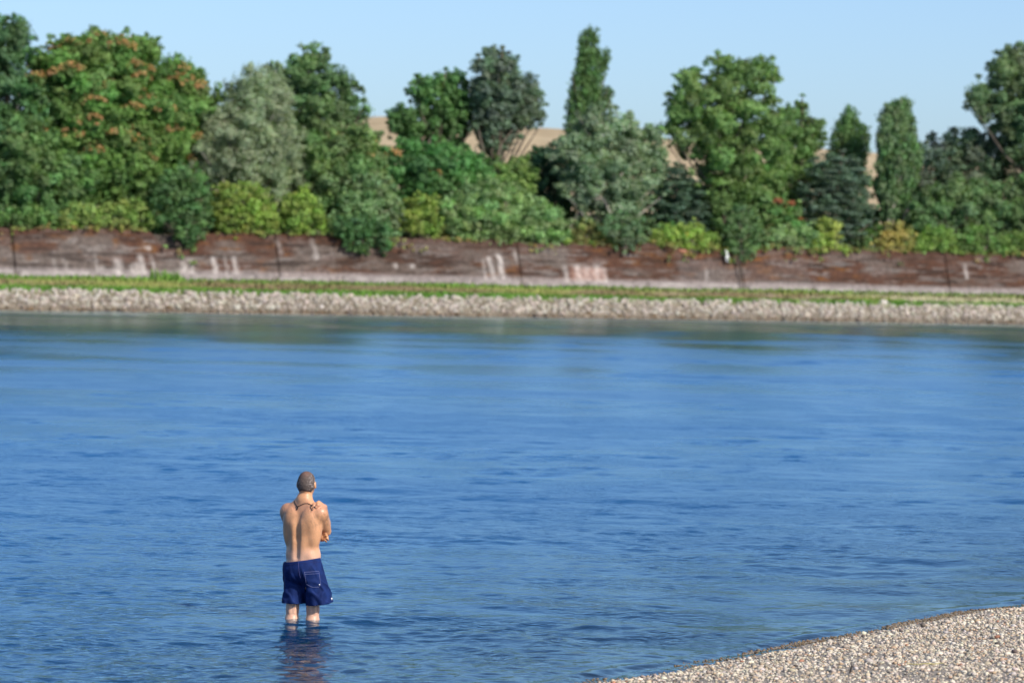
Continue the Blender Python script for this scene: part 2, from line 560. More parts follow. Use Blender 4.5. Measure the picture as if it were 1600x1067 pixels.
# grass blades on the towpath
n = 34000
s = rng.uniform(-10, 100, n); w = 2.5 + 4.0 * rng.random(n)
dens = np.exp(-((w - 3.0) / .6) ** 2) + .8 * np.exp(-((w - 6.1) / .6) ** 2) + .35
keep = rng.random(n) < dens * (.4 + .9 * fbm(s * .3, w * .8, 51, 3))
s, w = s[keep], w[keep]; n = len(s)
B = WA + BT * s[:, None] + BN * w[:, None]
B[:, 2] = np.interp(w, prof_w, prof_z) - .03
hh = rng.uniform(.1, .28, n) * (.7 + .9 * fbm(s * .4, w, 53, 2)); hh *= np.where((s > 14) & (s < 16) & (w > 5.5), 2.5, 1)
az = rng.uniform(0, 6.28, n); wd = rng.uniform(.05, .11, n)
dx = np.stack([np.cos(az), np.sin(az), np.zeros(n)], 1) * wd[:, None]
tip = B + np.stack([rng.normal(0, .07, n), rng.normal(0, .07, n), hh], 1)
V = np.stack([B - dx, B + dx, tip], 1).reshape(-1, 3)
c = bank_colour(s, w) * rng.uniform(.7, 1.35, (n, 1)) * np.array([1, 1.12, .9])
tag(link('bank_grass', mesh_np('bank_grass', V, np.arange(n * 3).reshape(-1, 3), colors=np.repeat(c, 3, 0)), M_grass),
    'strip of green and straw coloured grass between wall and rubble', 'grass', kind='stuff')

# ------------------------------------------------------------------ old quay wall in sections
JOINT0, JSTEP = 4.4, 19.48
wall = empty('quay_wall', bank(42, WALL_W, WALL_Z))
tag(wall, 'long stained brown masonry quay wall below the trees, with white streaks', 'wall')
WORG = np.array(wall.location)


def s_px(u, v=405):
    return s_of(u, v, 6.8)


def wall_top(s):
    t = WALL_T + (fbm(s * .6, s * 0, 71, 4) - .5) * .5
    for u0, u1, dz in ((252, 312, 1.0), (1084, 1102, .75), (1150, 1160, .6), (536, 560, .2), (826, 860, .14)):
        a, b = s_px(u0), s_px(u1)
        t = t - dz * sstep(a - .7, a + .5, s) * (1 - sstep(b - .5, b + .9, s))
    return t


STREAKS = [(183, .9, .42, .05, .75), (205, .45, .3, .0, .6), (213, .6, .35, .0, .95), (222, .5, .5, .0, 1.0), (238, .3, .5, .1, .6), (287, .6, .4, 0, .7), (300, .4, .45, 0, .7),
           (335, .45, .5, .15, .95), (353, .3, .5, .1, .5), (367, .5, .52, .05, .7), (100, .3, .4, 0, .4), (85, .3, .4, 0, .4),
           (757, .3, .6, .1, .5), (769, .5, .65, .05, 1.), (785, .55, .72, .0, 1.), (812, .4, .8, .55, .55), (884, .5, .5, .05, .75), (903, .9, .5, .1, .95),
           (918, .9, .48, .15, .8), (934, .9, .5, .0, 1.), (945, .5, .46, 0, .9), (1513, .4, .75, .4, .7), (620, .35, .45, .35, .9), (645, .5, .45, .36, .9),
           (497, .5, .95, .5, .5), (1105, .4, .5, .2, .5), (237, .5, .7, .62, .9), (150, .3, .52, .0, .5), (158, .6, .24, .18, .8), (290, 2.2, .26, .2, .5), (443, .5, .9, .6, .35)]


def wall_colour(s, h):
    """h 0 at the foot, 1 at the top"""
    sx = s - h * .0
    n1 = fbm(s * .3, h * 3 + 3, 81, 5); n2 = fbm(s * 1.1, h * 9, 82, 4); n3 = fbm(s * .4, h * 14, 83, 4); n4 = fbm(s * .09, h * 1.2, 84, 3)
    gray = np.array([.26, .2, .165]); brown = np.array([.165, .068, .036]); rust = np.array([.3, .12, .03]); pink = np.array([.27, .185, .155]); pale = np.array([.5, .44, .4]); dark = np.array([.055, .035, .026])
    c = np.repeat(gray[None], s.size, 0).reshape(*s.shape, 3)
    mixc = lambda c, d, k: c * (1 - k[..., None]) + d * k[..., None]
    right = sstep(15, 50, s)
    c = mixc(c, brown, np.clip(sstep(.42, .53, n1 * .6 + n4 * .4 + .14 * (h - .5) + .07 * right), 0, 1) * .95)
    c = mixc(c, rust, sstep(.5, .62, n4 * .5 + n2 * .5 + .1 * (h - .6)) * .85)
    c = mixc(c, pink, sstep(.55, .66, fbm(s * .5, h * 5, 86, 3)) * .55 * sstep(.2, .5, h))
    c = mixc(c, dark, sstep(.54, .68, n3) * .75)
    c = mixc(c, pale, sstep(.6, .68, fbm(s * .7, h * 19, 85, 4)) * .45)
    c = mixc(c, brown * .9, np.exp(-((h - 1) / .13) ** 2) * .6)
    # patchwise change of tone between building campaigns
    for u0, u1, k in ((0, 140, .15), (355, 530, -.05), (525, 650, -.2), (640, 850, -.12), (1000, 1062, -.25), (1062, 1160, .5), (1160, 1265, .3), (1365, 1600, -.12)):
        a, b = s_px(u0), s_px(u1)
        msk = (sstep(a - .15, a + .15, s) * (1 - sstep(b - .15, b + .15, s)))
        if k > 0:
            c = mixc(c, np.array([.3, .24, .21]), msk * k * (1 - sstep(.45, .8, h)))
        else:
            c = mixc(c, np.array([.12, .055, .028]), msk * -k * 1.6)
    c = c * .43
    # pale weathered foot
    c = mixc(c, np.array([.25, .215, .2]), (1 - sstep(.12, .24 + .2 * (n4 - .4), h)) * .85)
    for u, wd, h1, h0, k in STREAKS:
        a = s_px(u)
        wob = (vnoise(h * 7, h * 0 + u, 88) - .5) * .16 - (h - .3) * .35
        g = np.exp(-((s - a - wob) / (wd * .36)) ** 2) * sstep(h0 - .06, h0 + .03, h) * (1 - sstep(h1 - .06, h1 + .04, h))
        c = mixc(c, np.array([.5, .45, .41]), g * k * .9 * (.55 + .6 * vnoise(s * 5, h * 9, 89)).clip(0, 1))
    # rusty face between the streaks
    a, b = s_px(885), s_px(950)
    c = mixc(c, np.array([.42, .2, .14]), sstep(a, a + .5, s) * (1 - sstep(b - .5, b, s)) * sstep(.1, .2, h) * (1 - sstep(.38, .5, h)) * .3)
    return np.clip(c, .01, .9)


def wall_section(sa, sb, seed):
    ns = max(2, int((sb - sa) / .18)) + 1
    hs = np.linspace(0, 1, 40)
    ss = np.linspace(sa, sb, ns)
    SS, HH = np.meshgrid(ss, hs)
    top = wall_top(SS)
    Zw = WALL_Z - .25 + HH * (top - WALL_Z + .25)
    hreal = np.clip((Zw - WALL_Z) / (WALL_T - WALL_Z), 0, 1.02)
    # stone courses: recessed beds and uneven faces
    course = (Zw / .34)
    bed = np.exp(-((course - np.round(course)) / .09) ** 2)
    cid = np.floor(course + .5)
    blk = np.floor(SS / .8 + .5 * (cid % 2) + .3 * vnoise(cid * 3.1, cid * 0, 5))
    rel = -.022 * bed + .05 * (vnoise(blk * 7.3, cid * 5.1, 90 + seed) - .5) + .10 * (fbm(SS * .7, Zw * 1.3, 91, 4) - .5)
    WW = WALL_W + .8 * hreal - rel
    Pf = WA + BT * SS[..., None] + BN * WW[..., None]
    Pf[..., 2] = Zw
    # back edge of the top, then the joint faces
    Pt = Pf[-1].copy() + BN * .55; Pt[:, 2] += .04
    Pl = Pf[:, :1] + BN * .5; Pr = Pf[:, -1:] + BN * .5
    V = [Pf.reshape(-1, 3), Pt]
    nf_ = ns * 40
    faces = [grid_faces(40, ns)]
    i = np.arange(ns - 1)
    faces.append(np.stack([39 * ns + i, 39 * ns + i + 1, nf_ + i + 1, nf_ + i], 1))
    V += [Pl.reshape(-1, 3), Pr.reshape(-1, 3)]
    j = np.arange(39)
    bl = nf_ + ns; br = bl + 40
    faces.append(np.stack([bl + j, j * ns, (j + 1) * ns, bl + j + 1], 1))
    faces.append(np.stack([j * ns + ns - 1, br + j, br + j + 1, (j + 1) * ns + ns - 1], 1))
    V = np.concatenate(V)
    sv = (V - WA) @ BT
    hv = np.clip((V[:, 2] - WALL_Z) / (WALL_T - WALL_Z), 0, 1)
    o = link('wall_section', mesh_np('wall_section', V - WORG, np.concatenate(faces), colors=wall_colour(sv, hv)), M_wall, wall)
    return o


for k in range(-2, 8):
    a = JOINT0 + JSTEP * k; b = a + JSTEP
    sec = wall_section(a + .07, b - .07, k + 5)


def box_mesh(name, c0, c1):
    (x0, y0, z0), (x1, y1, z1) = c0, c1
    v = np.array([(x0, y0, z0), (x1, y0, z0), (x1, y1, z0), (x0, y1, z0), (x0, y0, z1), (x1, y0, z1), (x1, y1, z1), (x0, y1, z1)], float)
    f = np.array([(0, 3, 2, 1), (4, 5, 6, 7), (0, 1, 5, 4), (1, 2, 6, 5), (2, 3, 7, 6), (3, 0, 4, 7)])
    return v, f


def swz(v):
    """(s, w, z) box corners to world"""
    return WA + BT * v[:, :1] + BN * v[:, 1:2] + np.array([0, 0, 1.]) * v[:, 2:]


# dark brown backing masonry seen in the open joints
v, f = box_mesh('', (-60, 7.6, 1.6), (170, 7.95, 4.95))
link('wall_core', mesh_np('wall_core', swz(v) - WORG, f), plain('dark_joint_masonry', (.07, .055, .045), .95), wall)
# pale footing ledges at the foot of the wall
M_foot = noise_col('pale_footing', (.21, .18, .165), (.34, .3, .275), 1.4, .9, .5)
for u0, u1, hgt in ((-60, 16, .42), (27, 135, .4), (150, 255, .3), (262, 392, .32), (430, 508, .3), (532, 624, .42), (735, 806, .38), (818, 905, .26), (915, 1005, .34), (1008, 1148, .42), (1164, 1262, .34), (1268, 1360, .3), (1364, 1470, .34), (1488, 1545, .3)):
    a, b = s_px(u0, 440), s_px(u1, 440)
    ss = np.linspace(a, b, max(3, int((b - a) / .3)))
    tz = WALL_Z + hgt + (fbm(ss * .9, ss * 0 + u0, 95, 3) - .5) * .16
    fw = WALL_W - .14 + (fbm(ss * 1.3, ss * 0 + u0, 96, 3) - .5) * .09
    n_ = len(ss)
    V = np.concatenate([np.stack([ss, fw - .02, np.full(n_, WALL_Z - .25)], 1), np.stack([ss, fw, tz - .04], 1), np.stack([ss, fw + .05, tz], 1), np.stack([ss, np.full(n_, WALL_W + .3), tz + .02], 1)])
    FF = list(grid_faces(4, n_))
    FF += [(0, n_, 2 * n_, 3 * n_), (n_ - 1, 4 * n_ - 1, 3 * n_ - 1, 2 * n_ - 1)]
    link('footing', mesh_np('footing', swz(V) - WORG, np.array(FF)), M_foot, wall)
# broken brick edge of the breach
M_brick = noise_col('broken_orange_brick', (.34, .13, .07), (.52, .26, .17), 3, .9, .6)
bv = []; bf = []
for k in range(26):
    t_ = k / 25
    u = 1066 + 20 * t_ + rng.uniform(-3, 3); vv_ = 389 + 19 * t_ + rng.uniform(-3, 3)
    p = on_bank(u, vv_, 7.1)
    s0 = (p - WA) @ BT
    a, f = box_mesh('', (s0 - .16, 7.05 + rng.uniform(0, .1), p[2] - .05), (s0 + .16, 7.4, p[2] + .05))
    bf.append(f + 8 * k); bv.append(swz(a))
link('broken_brick_edge', mesh_np('broken_brick_edge', np.concatenate(bv) - WORG, np.concatenate(bf)), M_brick, wall)

# white board leaning against the top of the wall
p = on_bank(1136, 400, 6.72)
s0 = (p - WA) @ BT
v, f = box_mesh('', (-.13, -.03, -.42), (.13, .03, .42))
v[:, 1] += v[:, 2] * .16 + 0; 
gb = link('marker_board', mesh_np('marker_board', BT * v[:, :1] + BN * v[:, 1:2] + np.array([0, 0, 1.]) * v[:, 2:], f), noise_col('white_paint', (.7, .7, .68), (.84, .84, .82), 3, .6, .1), loc=bank(s0, 6.72, p[2]))
tag(gb, 'short white marker board fixed on the upper face of the quay wall', 'board')

# plateau behind the wall and hill
pw = np.array([7.6, 9, 14, 30, 60, 110]); pz = np.array([4.93, 5.0, 5.1, 5.6, 7, 9])
ps = np.arange(-160, 330, 4.)
PS, PW = np.meshgrid(ps, pw)
PP = WA + BT * PS[..., None] + BN * PW[..., None]
PP[..., 2] = np.interp(PW, pw, pz) + (fbm(PS * .1, PW * .1, 66, 3) - .5) * .2 * (PW > 8)
tag(link('plateau_ground', mesh_np('plateau_ground', PP.reshape(-1, 3), grid_faces(len(pw), len(ps)), smooth=True), M_soil), kind='structure')
hu = np.arange(-1800, 3400, 25.)
rv = np.interp(hu, [-1800, 0, 560, 590, 640, 720, 850, 1000, 1280, 1370, 1600, 3400], [215, 176, 186, 183, 187, 197, 201, 214, 233, 240, 246, 290]) + (fbm(hu * .02, hu * 0, 14, 3) - .5) * 7
HP = []
for dep_, k in ((345, 0), (500, .12), (640, .45), (760, .78), (860, 1.), (1000, 1.02), (1500, .9)):
    rowp = []
    for u, v0 in zip(hu, rv):
        p = CAM + ray(u, v0) * (min(dep_, 860) / F)
        zr = p[2]
        x, y = (CAM + ray(u, v0) * (dep_ / F))[:2]
        rowp.append((x, y, 5 + (zr * 860 / max(min(dep_, 860), 1) * 1.0 - 5) * k if dep_ < 860 else zr * k))
    HP.append(rowp)
HP = np.array(HP)
# ridge height is set by the 860 m row; nearer rows rise towards it
ridge = HP[4, :, 2]
for r_i, k in enumerate((0, .12, .45, .78, 1., 1.0, .8)):
    HP[r_i, :, 2] = 6 + (ridge - 6) * k + (fbm(hu * .012, hu * 0 + r_i, 15, 3) - .5) * 3 * (0 < r_i < 4)
tag(link('dry_hill', mesh_np('dry_hill', HP.reshape(-1, 3), grid_faces(7, len(hu)), smooth=True), M_hill), kind='structure')


# ------------------------------------------------------------------ trees and shrubs
def inside(poly, x, y):
    n = len(poly); c = np.zeros(x.shape, bool); j = n - 1
    for i in range(n):
        xi, yi = poly[i]; xj, yj = poly[j]
        cond = ((yi > y) != (yj > y)) & (x < (xj - xi) * (y - yi) / (yj - yi + 1e-9) + xi)
        c ^= cond; j = i
    return c


def edge_dist(poly, x, y):
    best = np.full(x.shape, 1e9); n = len(poly)
    for i in range(n):
        ax, ay = poly[i]; bx, by = poly[(i + 1) % n]
        ex, ey = bx - ax, by - ay
        t = np.clip(((x - ax) * ex + (y - ay) * ey) / (ex * ex + ey * ey + 1e-9), 0, 1)
        best = np.minimum(best, np.hypot(x - ax - t * ex, y - ay - t * ey))
    return best


def leaves(C, RAD, colr, r, size, aspect, per, squash=.8, droop=0., shell=.75, up=.3, vary=.28, hue=.12, stretch=.75, nt_=11, tsz=.42):
    """leaf cards spread through a set of clumps; C (n,3), RAD (n,)"""
    n = len(C)
    idx = np.repeat(np.arange(n), np.maximum(8, (per * (RAD / .8) ** 2).astype(int)))
    m_ = len(idx)
    # every clump is a bunch of smaller tufts on its outside
    NT = nt_
    td = r.standard_normal((n, NT, 3)); td /= np.linalg.norm(td, axis=2)[..., None]
    low = (td[..., 2] < -.35) & (r.random((n, NT)) < .6)
    td[..., 2] = np.where(low, -td[..., 2], td[..., 2])
    tr_ = r.uniform(.6, 1.0, (n, NT, 1))
    ti = r.integers(0, NT, m_)
    d = r.standard_normal((m_, 3)); d /= np.linalg.norm(d, axis=1)[:, None]
    ax_ = td[idx, ti] * .7 + np.array([0, 0, .55 if droop == 0 and squash > .5 else 0.])
    ax_ /= np.linalg.norm(ax_, axis=1)[:, None] + 1e-9
    d = d * .78 + ax_ * ((d * ax_).sum(1) * stretch)[:, None]
    ani = r.uniform(.72, 1.35, (n, 3))
    off = td[idx, ti] * tr_[idx, ti] * .78 + d * (tsz * (shell + (1.05 - shell) * r.random(m_)) * np.where(r.random(m_) < .06, 1.5, 1))[:, None]
    P = C[idx] + off * ani[idx] * RAD[idx][:, None] * np.array([1, 1, squash])
    d = off / (np.linalg.norm(off, axis=1)[:, None] + 1e-6)
    nrm = d * .8 + np.array([0, 0, up]) + r.normal(0, .42, (m_, 3))
    nrm /= np.linalg.norm(nrm, axis=1)[:, None]
    a = np.cross(nrm, r.standard_normal((m_, 3)))
    if droop:
        a = a * (1 - droop) + np.array([0, 0, -1.]) * droop * np.linalg.norm(a, axis=1)[:, None]
        a -= nrm * (a * nrm).sum(1)[:, None]
    a /= np.linalg.norm(a, axis=1)[:, None] + 1e-9
    b = np.cross(nrm, a)
    sz = size * r.uniform(.65, 1.35, m_)
    A = a * (sz * .5)[:, None]; Bv = b * (sz * .5 * aspect)[:, None]
    V = np.stack([P + Bv * 1.1 - A * .7, P + A * 1.1, P - Bv * 1.1 - A * .7], 1).reshape(-1, 3)
    lob = r.uniform(1 - vary, 1 + vary, (n, 1)) * (1 + r.uniform(-hue, hue, (n, 3)))
    c = np.asarray(colr)[None] * np.array([2.75, 2.35, 2.1]) * lob[idx] * r.uniform(.75, 1.3, (m_, 1)) * (1 + r.uniform(-.1, .1, (m_, 3)))
    c = c * .86 + c.mean(1, keepdims=True) * .14
    return V, np.clip(np.repeat(c, 3, 0), .004, .7)


def quad_mesh(name, V, c):
    return mesh_np(name, V, np.arange(len(V)).reshape(-1, 3), colors=c)


GREEN = (.055, .125, .032); DEEP = (.034, .10, .034); HEAVEN = (.06, .13, .03); WILLOW = (.115, .165, .105); SILVER = (.085, .145, .085)
YELLOW = (.105, .17, .03); BLUEG = (.06, .105, .075); PINE = (.045, .085, .06); POPLAR = (.05, .112, .04); OLIVE = (.12, .15, .045); LIGHT = (.085, .165, .045)
TREE_SEED = [100]


def tree(name, label, cat, poly, w, colr, rlo=11, rhi=21, kind='broad', trunk=None, base_v=None, orange=None, depth=None, dens=1.1, size=.225, group=None, pale=False, limbs=(), tight=.6):
    TREE_SEED[0] += 1
    r = np.random.default_rng(TREE_SEED[0])
    poly = np.array(poly, float)
    if kind in ('broad', 'silver', 'willow'):
        g_ = 1.3 if rhi < 15.5 else 1.65
        rlo *= g_; rhi *= g_
    cu = poly[:, 0].mean(); cv = poly[:, 1].mean()
    p0 = on_bank(cu, cv, w)
    scale = np.linalg.norm((p0 - CAM)[:2]) / F            # metres per photograph pixel
    x0, x1, y0, y1 = poly[:, 0].min(), poly[:, 0].max(), poly[:, 1].min(), poly[:, 1].max()
    # candidate clumps
    K = 9000
    X = r.uniform(x0, x1, K); Y = r.uniform(y0, y1, K)
    RR = r.uniform(rlo, rhi, K)
    ok = inside(poly, X, Y)
    D = edge_dist(poly, X, Y)
    ok &= D > RR * (.62 if kind in ('broad', 'silver', 'willow') else .7)
    X, Y, RR, D = X[ok], Y[ok], RR[ok], D[ok]
    hw = min(x1 - x0, y1 - y0) * .5
    if depth is None:
        depth = max(.8, hw * scale * .8)
    Dm = max(D.max(), 1)
    yo = r.uniform(-1, 1, len(X)) * depth * np.sqrt(np.clip(D / Dm, .05, 1))
    chosen = []
    area_fac = tight
    cellX = []
    for i in range(len(X)):
        good = True
        for j in chosen:
            dd = (X[i] - X[j]) ** 2 + (Y[i] - Y[j]) ** 2 + ((yo[i] - yo[j]) / scale * .8) ** 2
            if dd < (area_fac * (RR[i] + RR[j])) ** 2 * .8:
                good = False; break
        if good: chosen.append(i)
        if len(chosen) > 560: break
    ch = np.array(chosen)
    # loose sprigs that break up the outline
    npm = int(np.hypot(*(np.roll(poly, -1, 0) - poly).T).sum() / 7.5)
    SX = r.uniform(x0 - 9, x1 + 9, 6000); SY = r.uniform(y0 - 10, y1 + 2, 6000)
    sd = edge_dist(poly, SX, SY) * np.where(inside(poly, SX, SY), 1, -1)
    sel = np.where((sd > -.3 * rlo) & (sd < .8 * rlo))[0][:npm]
    C = []
    tdir = (p0 - CAM); tdir[2] = 0; tdir /= np.linalg.norm(tdir)
    for i in ch:
        C.append(on_bank(X[i], Y[i], w) + tdir * yo[i])
    nmain = len(C)
    for i in sel:
        C.append(on_bank(SX[i], SY[i], w) + tdir * r.uniform(-1, 1) * depth * .6)
    C = np.array(C); RAD = np.concatenate([RR[ch] * scale, r.uniform(.28, .6, len(sel)) * rlo * scale])
    gz = 5.0 + .012 * (w - 7)
    bu = trunk if trunk is not None else cu
    pb = on_bank(bu, base_v if base_v else 365, w)
    pb[2] = gz
    root = empty(name, pb)
    hier = dict(nt_=30, tsz=.27)
    kw = dict(size=size, aspect=.62, per=330 * dens, **hier)
    if kind == 'willow': kw = dict(size=size * 1.15, aspect=.3, per=430 * dens, droop=.45, squash=1.0, vary=.2, hue=.05, **hier)
    if kind == 'pine': kw = dict(size=size * 1.1, aspect=.3, per=430 * dens, squash=.34, up=.5, vary=.25, hue=.06)
    if kind == 'poplar': kw = dict(size=size * .9, aspect=.7, per=380 * dens, squash=1.3)
    if kind == 'silver': kw = dict(size=size, aspect=.6, per=330 * dens, vary=.3, hue=.06, **hier)
    V, c = leaves(C, RAD, colr, r, **kw)
    if kind == 'silver':        # pale leaf undersides
        m_ = len(c) // 3
        under = np.repeat(r.random(m_) < .16, 3)
        c[under] = np.clip(c[under] * 1.5 + .03, 0, .5)
    link('crown', quad_mesh('crown', V - pb, c), M_leaf, root)
    if orange:
        oc, nn, v0, v1 = orange
        cand = [i for i in range(len(ch)) if v0 < Y[ch[i]] < v1]
        r.shuffle(cand)
        cand = cand[:nn]
        if cand:
            tv = (CAM - p0); tv[2] = 0; tv /= np.linalg.norm(tv)
            C2 = []
            for i in cand:
                for q in range(16):
                    dvec = tv * r.uniform(.2, .9) + np.array([r.normal(0, .5), 0, r.uniform(.2, .9)])
                    dvec /= np.linalg.norm(dvec)
                    C2.append(C[i] + dvec * RAD[i] * np.array([1, 1, .85]))
            C2 = np.array(C2)
            V2, c2 = leaves(C2, np.full(len(C2), .15) * r.uniform(.6, 1.3, len(C2)), oc, r, size=.14, aspect=.7, per=520, shell=.2, vary=.25, squash=.7)
            tag(link('seed_clusters', quad_mesh('seed_clusters', V2 - pb, c2), M_leaf, root), kind='stuff')
    # trunk and limbs
    tb = Tubes(6)
    H = C[:, 2].max() - gz
    tr = np.clip(H * .02, .05, .28)
    top_i = int(np.argmax(C[:, 2] - .6 * np.hypot(C[:, 0] - pb[0], C[:, 1] - pb[1])))
    mid = (pb + C[top_i]) / 2 + np.array([r.normal(0, .3), r.normal(0, .3), 0])
    path = np.array([pb + [0, 0, -.25], pb * .6 + mid * .4 + [r.normal(0, .1), 0, 0], mid, mid * .35 + C[top_i] * .65, C[top_i]])
    if H > .6:
        tb.add(path, [tr * 1.25, tr, tr * .75, tr * .45, tr * .15])
        order = np.argsort(-RAD * r.uniform(.5, 1, len(RAD)))[:16]
        order = np.concatenate([order, np.arange(nmain, len(C))[:14]])
        for i in order:
            tz = np.clip((C[i, 2] - gz) / max(H, .1) * .75 - .12, .06, .8)
            k = tz * 4; a = int(k); f_ = k - a
            st = path[a] * (1 - f_) + path[min(a + 1, 4)] * f_
            en = C[i]
            mid2 = (st + en) / 2 + np.array([0, 0, -.08 * np.linalg.norm(en - st)])
            r0 = tr * (.6 - .4 * tz)
            tb.add([st, mid2, en], [r0, r0 * .6, r0 * .2])
        for pts, ra, rb in limbs:
            pp = np.array([on_bank(a, b_, w) - tdir * depth * .55 for a, b_ in pts])
            tb.add(pp, list(np.linspace(ra, rb, len(pp))))
        link('trunk', tb.mesh('trunk'), M_bark_pale if pale else M_bark, root)
        root.children[-1].data.transform(Matrix.Translation(Vector(-pb)))
    tag(root, label, cat, group)
    return root


ORANGE = (.2, .14, .055); RED = (.19, .08, .04)
# back row
tree('lombardy_poplar', 'tallest narrow dark green poplar rising alone against the sky', 'tree', [(880, 225), (883, 180), (890, 130), (900, 90), (906, 52), (922, 43), (937, 50), (938, 84), (946, 76), (955, 84), (951, 110), (941, 132), (957, 140), (961, 160), (946, 178), (932, 205), (915, 235), (890, 232)], 24, POPLAR, 4.5, 9, 'poplar', depth=1.3, trunk=905, size=.18)
tree('spreading_tree', 'dark spreading tree with a low side branch left of the blue-grey tree', 'tree', [(607, 212), (603, 180), (620, 162), (640, 166), (648, 178), (632, 142), (650, 120), (685, 117), (700, 106), (722, 112), (740, 135), (786, 142), (792, 160), (760, 178), (735, 205), (722, 238), (690, 228), (672, 238), (650, 228), (630, 222)], 20, (.045, .115, .035), 8, 14, trunk=668, limbs=[([(664, 250), (670, 225), (678, 208), (684, 196)], .16, .08), ([(676, 212), (662, 190), (655, 170)], .09, .05)])
tree('ash_tree', 'round blue-grey tree with bare lower stems against the sky', 'tree', [(736, 130), (738, 95), (758, 76), (785, 74), (806, 88), (816, 115), (840, 118), (844, 145), (857, 180), (847, 196), (820, 207), (798, 228), (770, 245), (750, 235), (733, 205), (740, 170)], 18, BLUEG, 8, 15, trunk=765, dens=1.2, limbs=[([(766, 300), (763, 262), (752, 225), (748, 205)], .14, .06), ([(768, 300), (774, 255), (784, 225), (800, 205)], .12, .05), ([(760, 290), (748, 250), (742, 230)], .08, .04), ([(770, 290), (768, 240), (770, 205)], .09, .05), ([(776, 265), (795, 240), (812, 222)], .06, .04)])
tree('maple_tree', 'upright green tree behind the silver willow', 'tree', [(422, 125), (432, 80), (448, 100), (468, 77), (490, 74), (516, 86), (522, 112), (540, 108), (556, 128), (564, 155), (578, 175), (562, 188), (562, 225), (540, 275), (480, 295), (440, 240)], 15, (.062, .125, .05), 10, 18, trunk=490)
tree('poplar_tree', 'small pointed poplar showing above the dark pine', 'tree', [(1288, 255), (1298, 212), (1308, 190), (1324, 163), (1341, 174), (1346, 196), (1361, 200), (1359, 240), (1346, 280), (1300, 285)], 16, POPLAR, 5, 10, 'poplar', trunk=1325, depth=1.4, size=.18)
tree('thin_tree', 'slim tree with two leafy tips right of the tallest broad crown', 'tree', [(1200, 205), (1213, 175), (1240, 168), (1255, 153), (1270, 180), (1287, 190), (1292, 215), (1277, 242), (1268, 280), (1262, 330), (1225, 340), (1208, 262)], 13, (.058, .12, .035), 9, 15, trunk=1240)
tree('bluish_tree', 'hazy blue-green tree just right of the columnar poplar', 'tree', [(1424, 310), (1428, 250), (1443, 218), (1470, 213), (1490, 208), (1507, 228), (1512, 270), (1502, 318), (1440, 335)], 15, BLUEG, 10, 17, trunk=1465)
tree('rounded_tree', 'rounded grey-green tree below the tall tree at the right edge', 'tree', [(1488, 262), (1498, 214), (1520, 200), (1546, 212), (1572, 218), (1582, 260), (1562, 320), (1500, 320)], 14, (.07, .12, .075), 10, 17, trunk=1530)
tree('dark_tree', 'dark low tree in the gap left of the silver poplar', 'tree', [(818, 245), (850, 226), (882, 232), (895, 300), (875, 345), (828, 330)], 13, (.03, .075, .04), 9, 16, trunk=850)
# middle row
tree('edge_tree', 'tall dark tree cut off by the left edge of the view', 'tree', [(-90, 60), (-60, 28), (-20, 45), (0, 36), (20, 32), (46, 34), (54, 65), (50, 95), (62, 130), (78, 170), (84, 230), (74, 300), (62, 355), (-100, 355)], 11, (.04, .105, .04), 11, 19, trunk=0)
tree('tree_of_heaven', 'broad tree covered with orange-brown seed clusters', 'tree', [(52, 88), (78, 65), (110, 53), (150, 48), (185, 57), (215, 53), (254, 60), (252, 85), (285, 88), (312, 104), (327, 118), (324, 135), (348, 145), (337, 162), (330, 188), (320, 215), (312, 252), (302, 300), (292, 345), (60, 348), (40, 250), (45, 170), (38, 120)], 12, HEAVEN, 9, 20, orange=(ORANGE, 150, 40, 260), trunk=120, tight=.46, dens=1.0)
tree('silver_willow', 'pale grey-green willow with a light leaning trunk', 'tree', [(296, 248), (308, 205), (335, 163), (355, 138), (385, 113), (410, 103), (432, 110), (447, 135), (457, 180), (472, 230), (478, 290), (457, 320), (400, 325), (350, 310), (313, 280)], 11, WILLOW, 11, 20, 'willow', trunk=392, pale=True, limbs=[([(394, 268), (387, 250), (380, 236)], .13, .06)])
tree('mixed_tree', 'mid green tree with a few orange tufts right of the willow', 'tree', [(480, 238), (520, 210), (555, 193), (590, 205), (602, 240), (612, 265), (602, 305), (560, 315), (520, 335), (470, 325)], 10, (.07, .13, .045), 10, 18, orange=(ORANGE, 4, 190, 300), trunk=545)
tree('sumac_thicket', 'rich green low tree with orange tufts below the spreading tree', 'tree', [(598, 242), (630, 218), (670, 223), (710, 226), (742, 240), (767, 270), (772, 305), (740, 325), (690, 335), (640, 318), (608, 295)], 11, (.04, .12, .035), 10, 18, orange=(ORANGE, 4, 235, 320), trunk=690)
tree('young_tree', 'light green young tree under the bare stems of the blue-grey tree', 'tree', [(752, 292), (770, 265), (795, 248), (822, 248), (838, 275), (834, 310), (780, 315)], 11, (.08, .155, .04), 9, 15, trunk=800)
tree('silver_poplar', 'silvery green poplar with a white trunk and bare pale limb', 'tree', [(866, 262), (860, 236), (885, 214), (905, 183), (930, 168), (955, 163), (975, 178), (997, 173), (1002, 198), (1022, 193), (1037, 214), (1043, 250), (1038, 292), (1022, 325), (985, 350), (950, 355), (908, 340), (878, 305)], 10, SILVER, 10, 18, 'silver', trunk=950, pale=True, limbs=[([(957, 356), (953, 335), (946, 318), (932, 302), (914, 284)], .17, .06), ([(962, 290), (972, 272), (985, 259), (1004, 251)], .09, .05), ([(940, 312), (930, 312), (905, 290)], .07, .04)])
tree('dark_pine', 'dark pine half hidden between the silver poplar and the tall broad tree', 'tree', [(1018, 295), (1040, 250), (1070, 258), (1097, 290), (1113, 330), (1115, 375), (1080, 382), (1035, 375), (1018, 345)], 10, (.036, .075, .05), 10, 18, 'pine', trunk=1065)  # needles a deeper green than those of the other pine
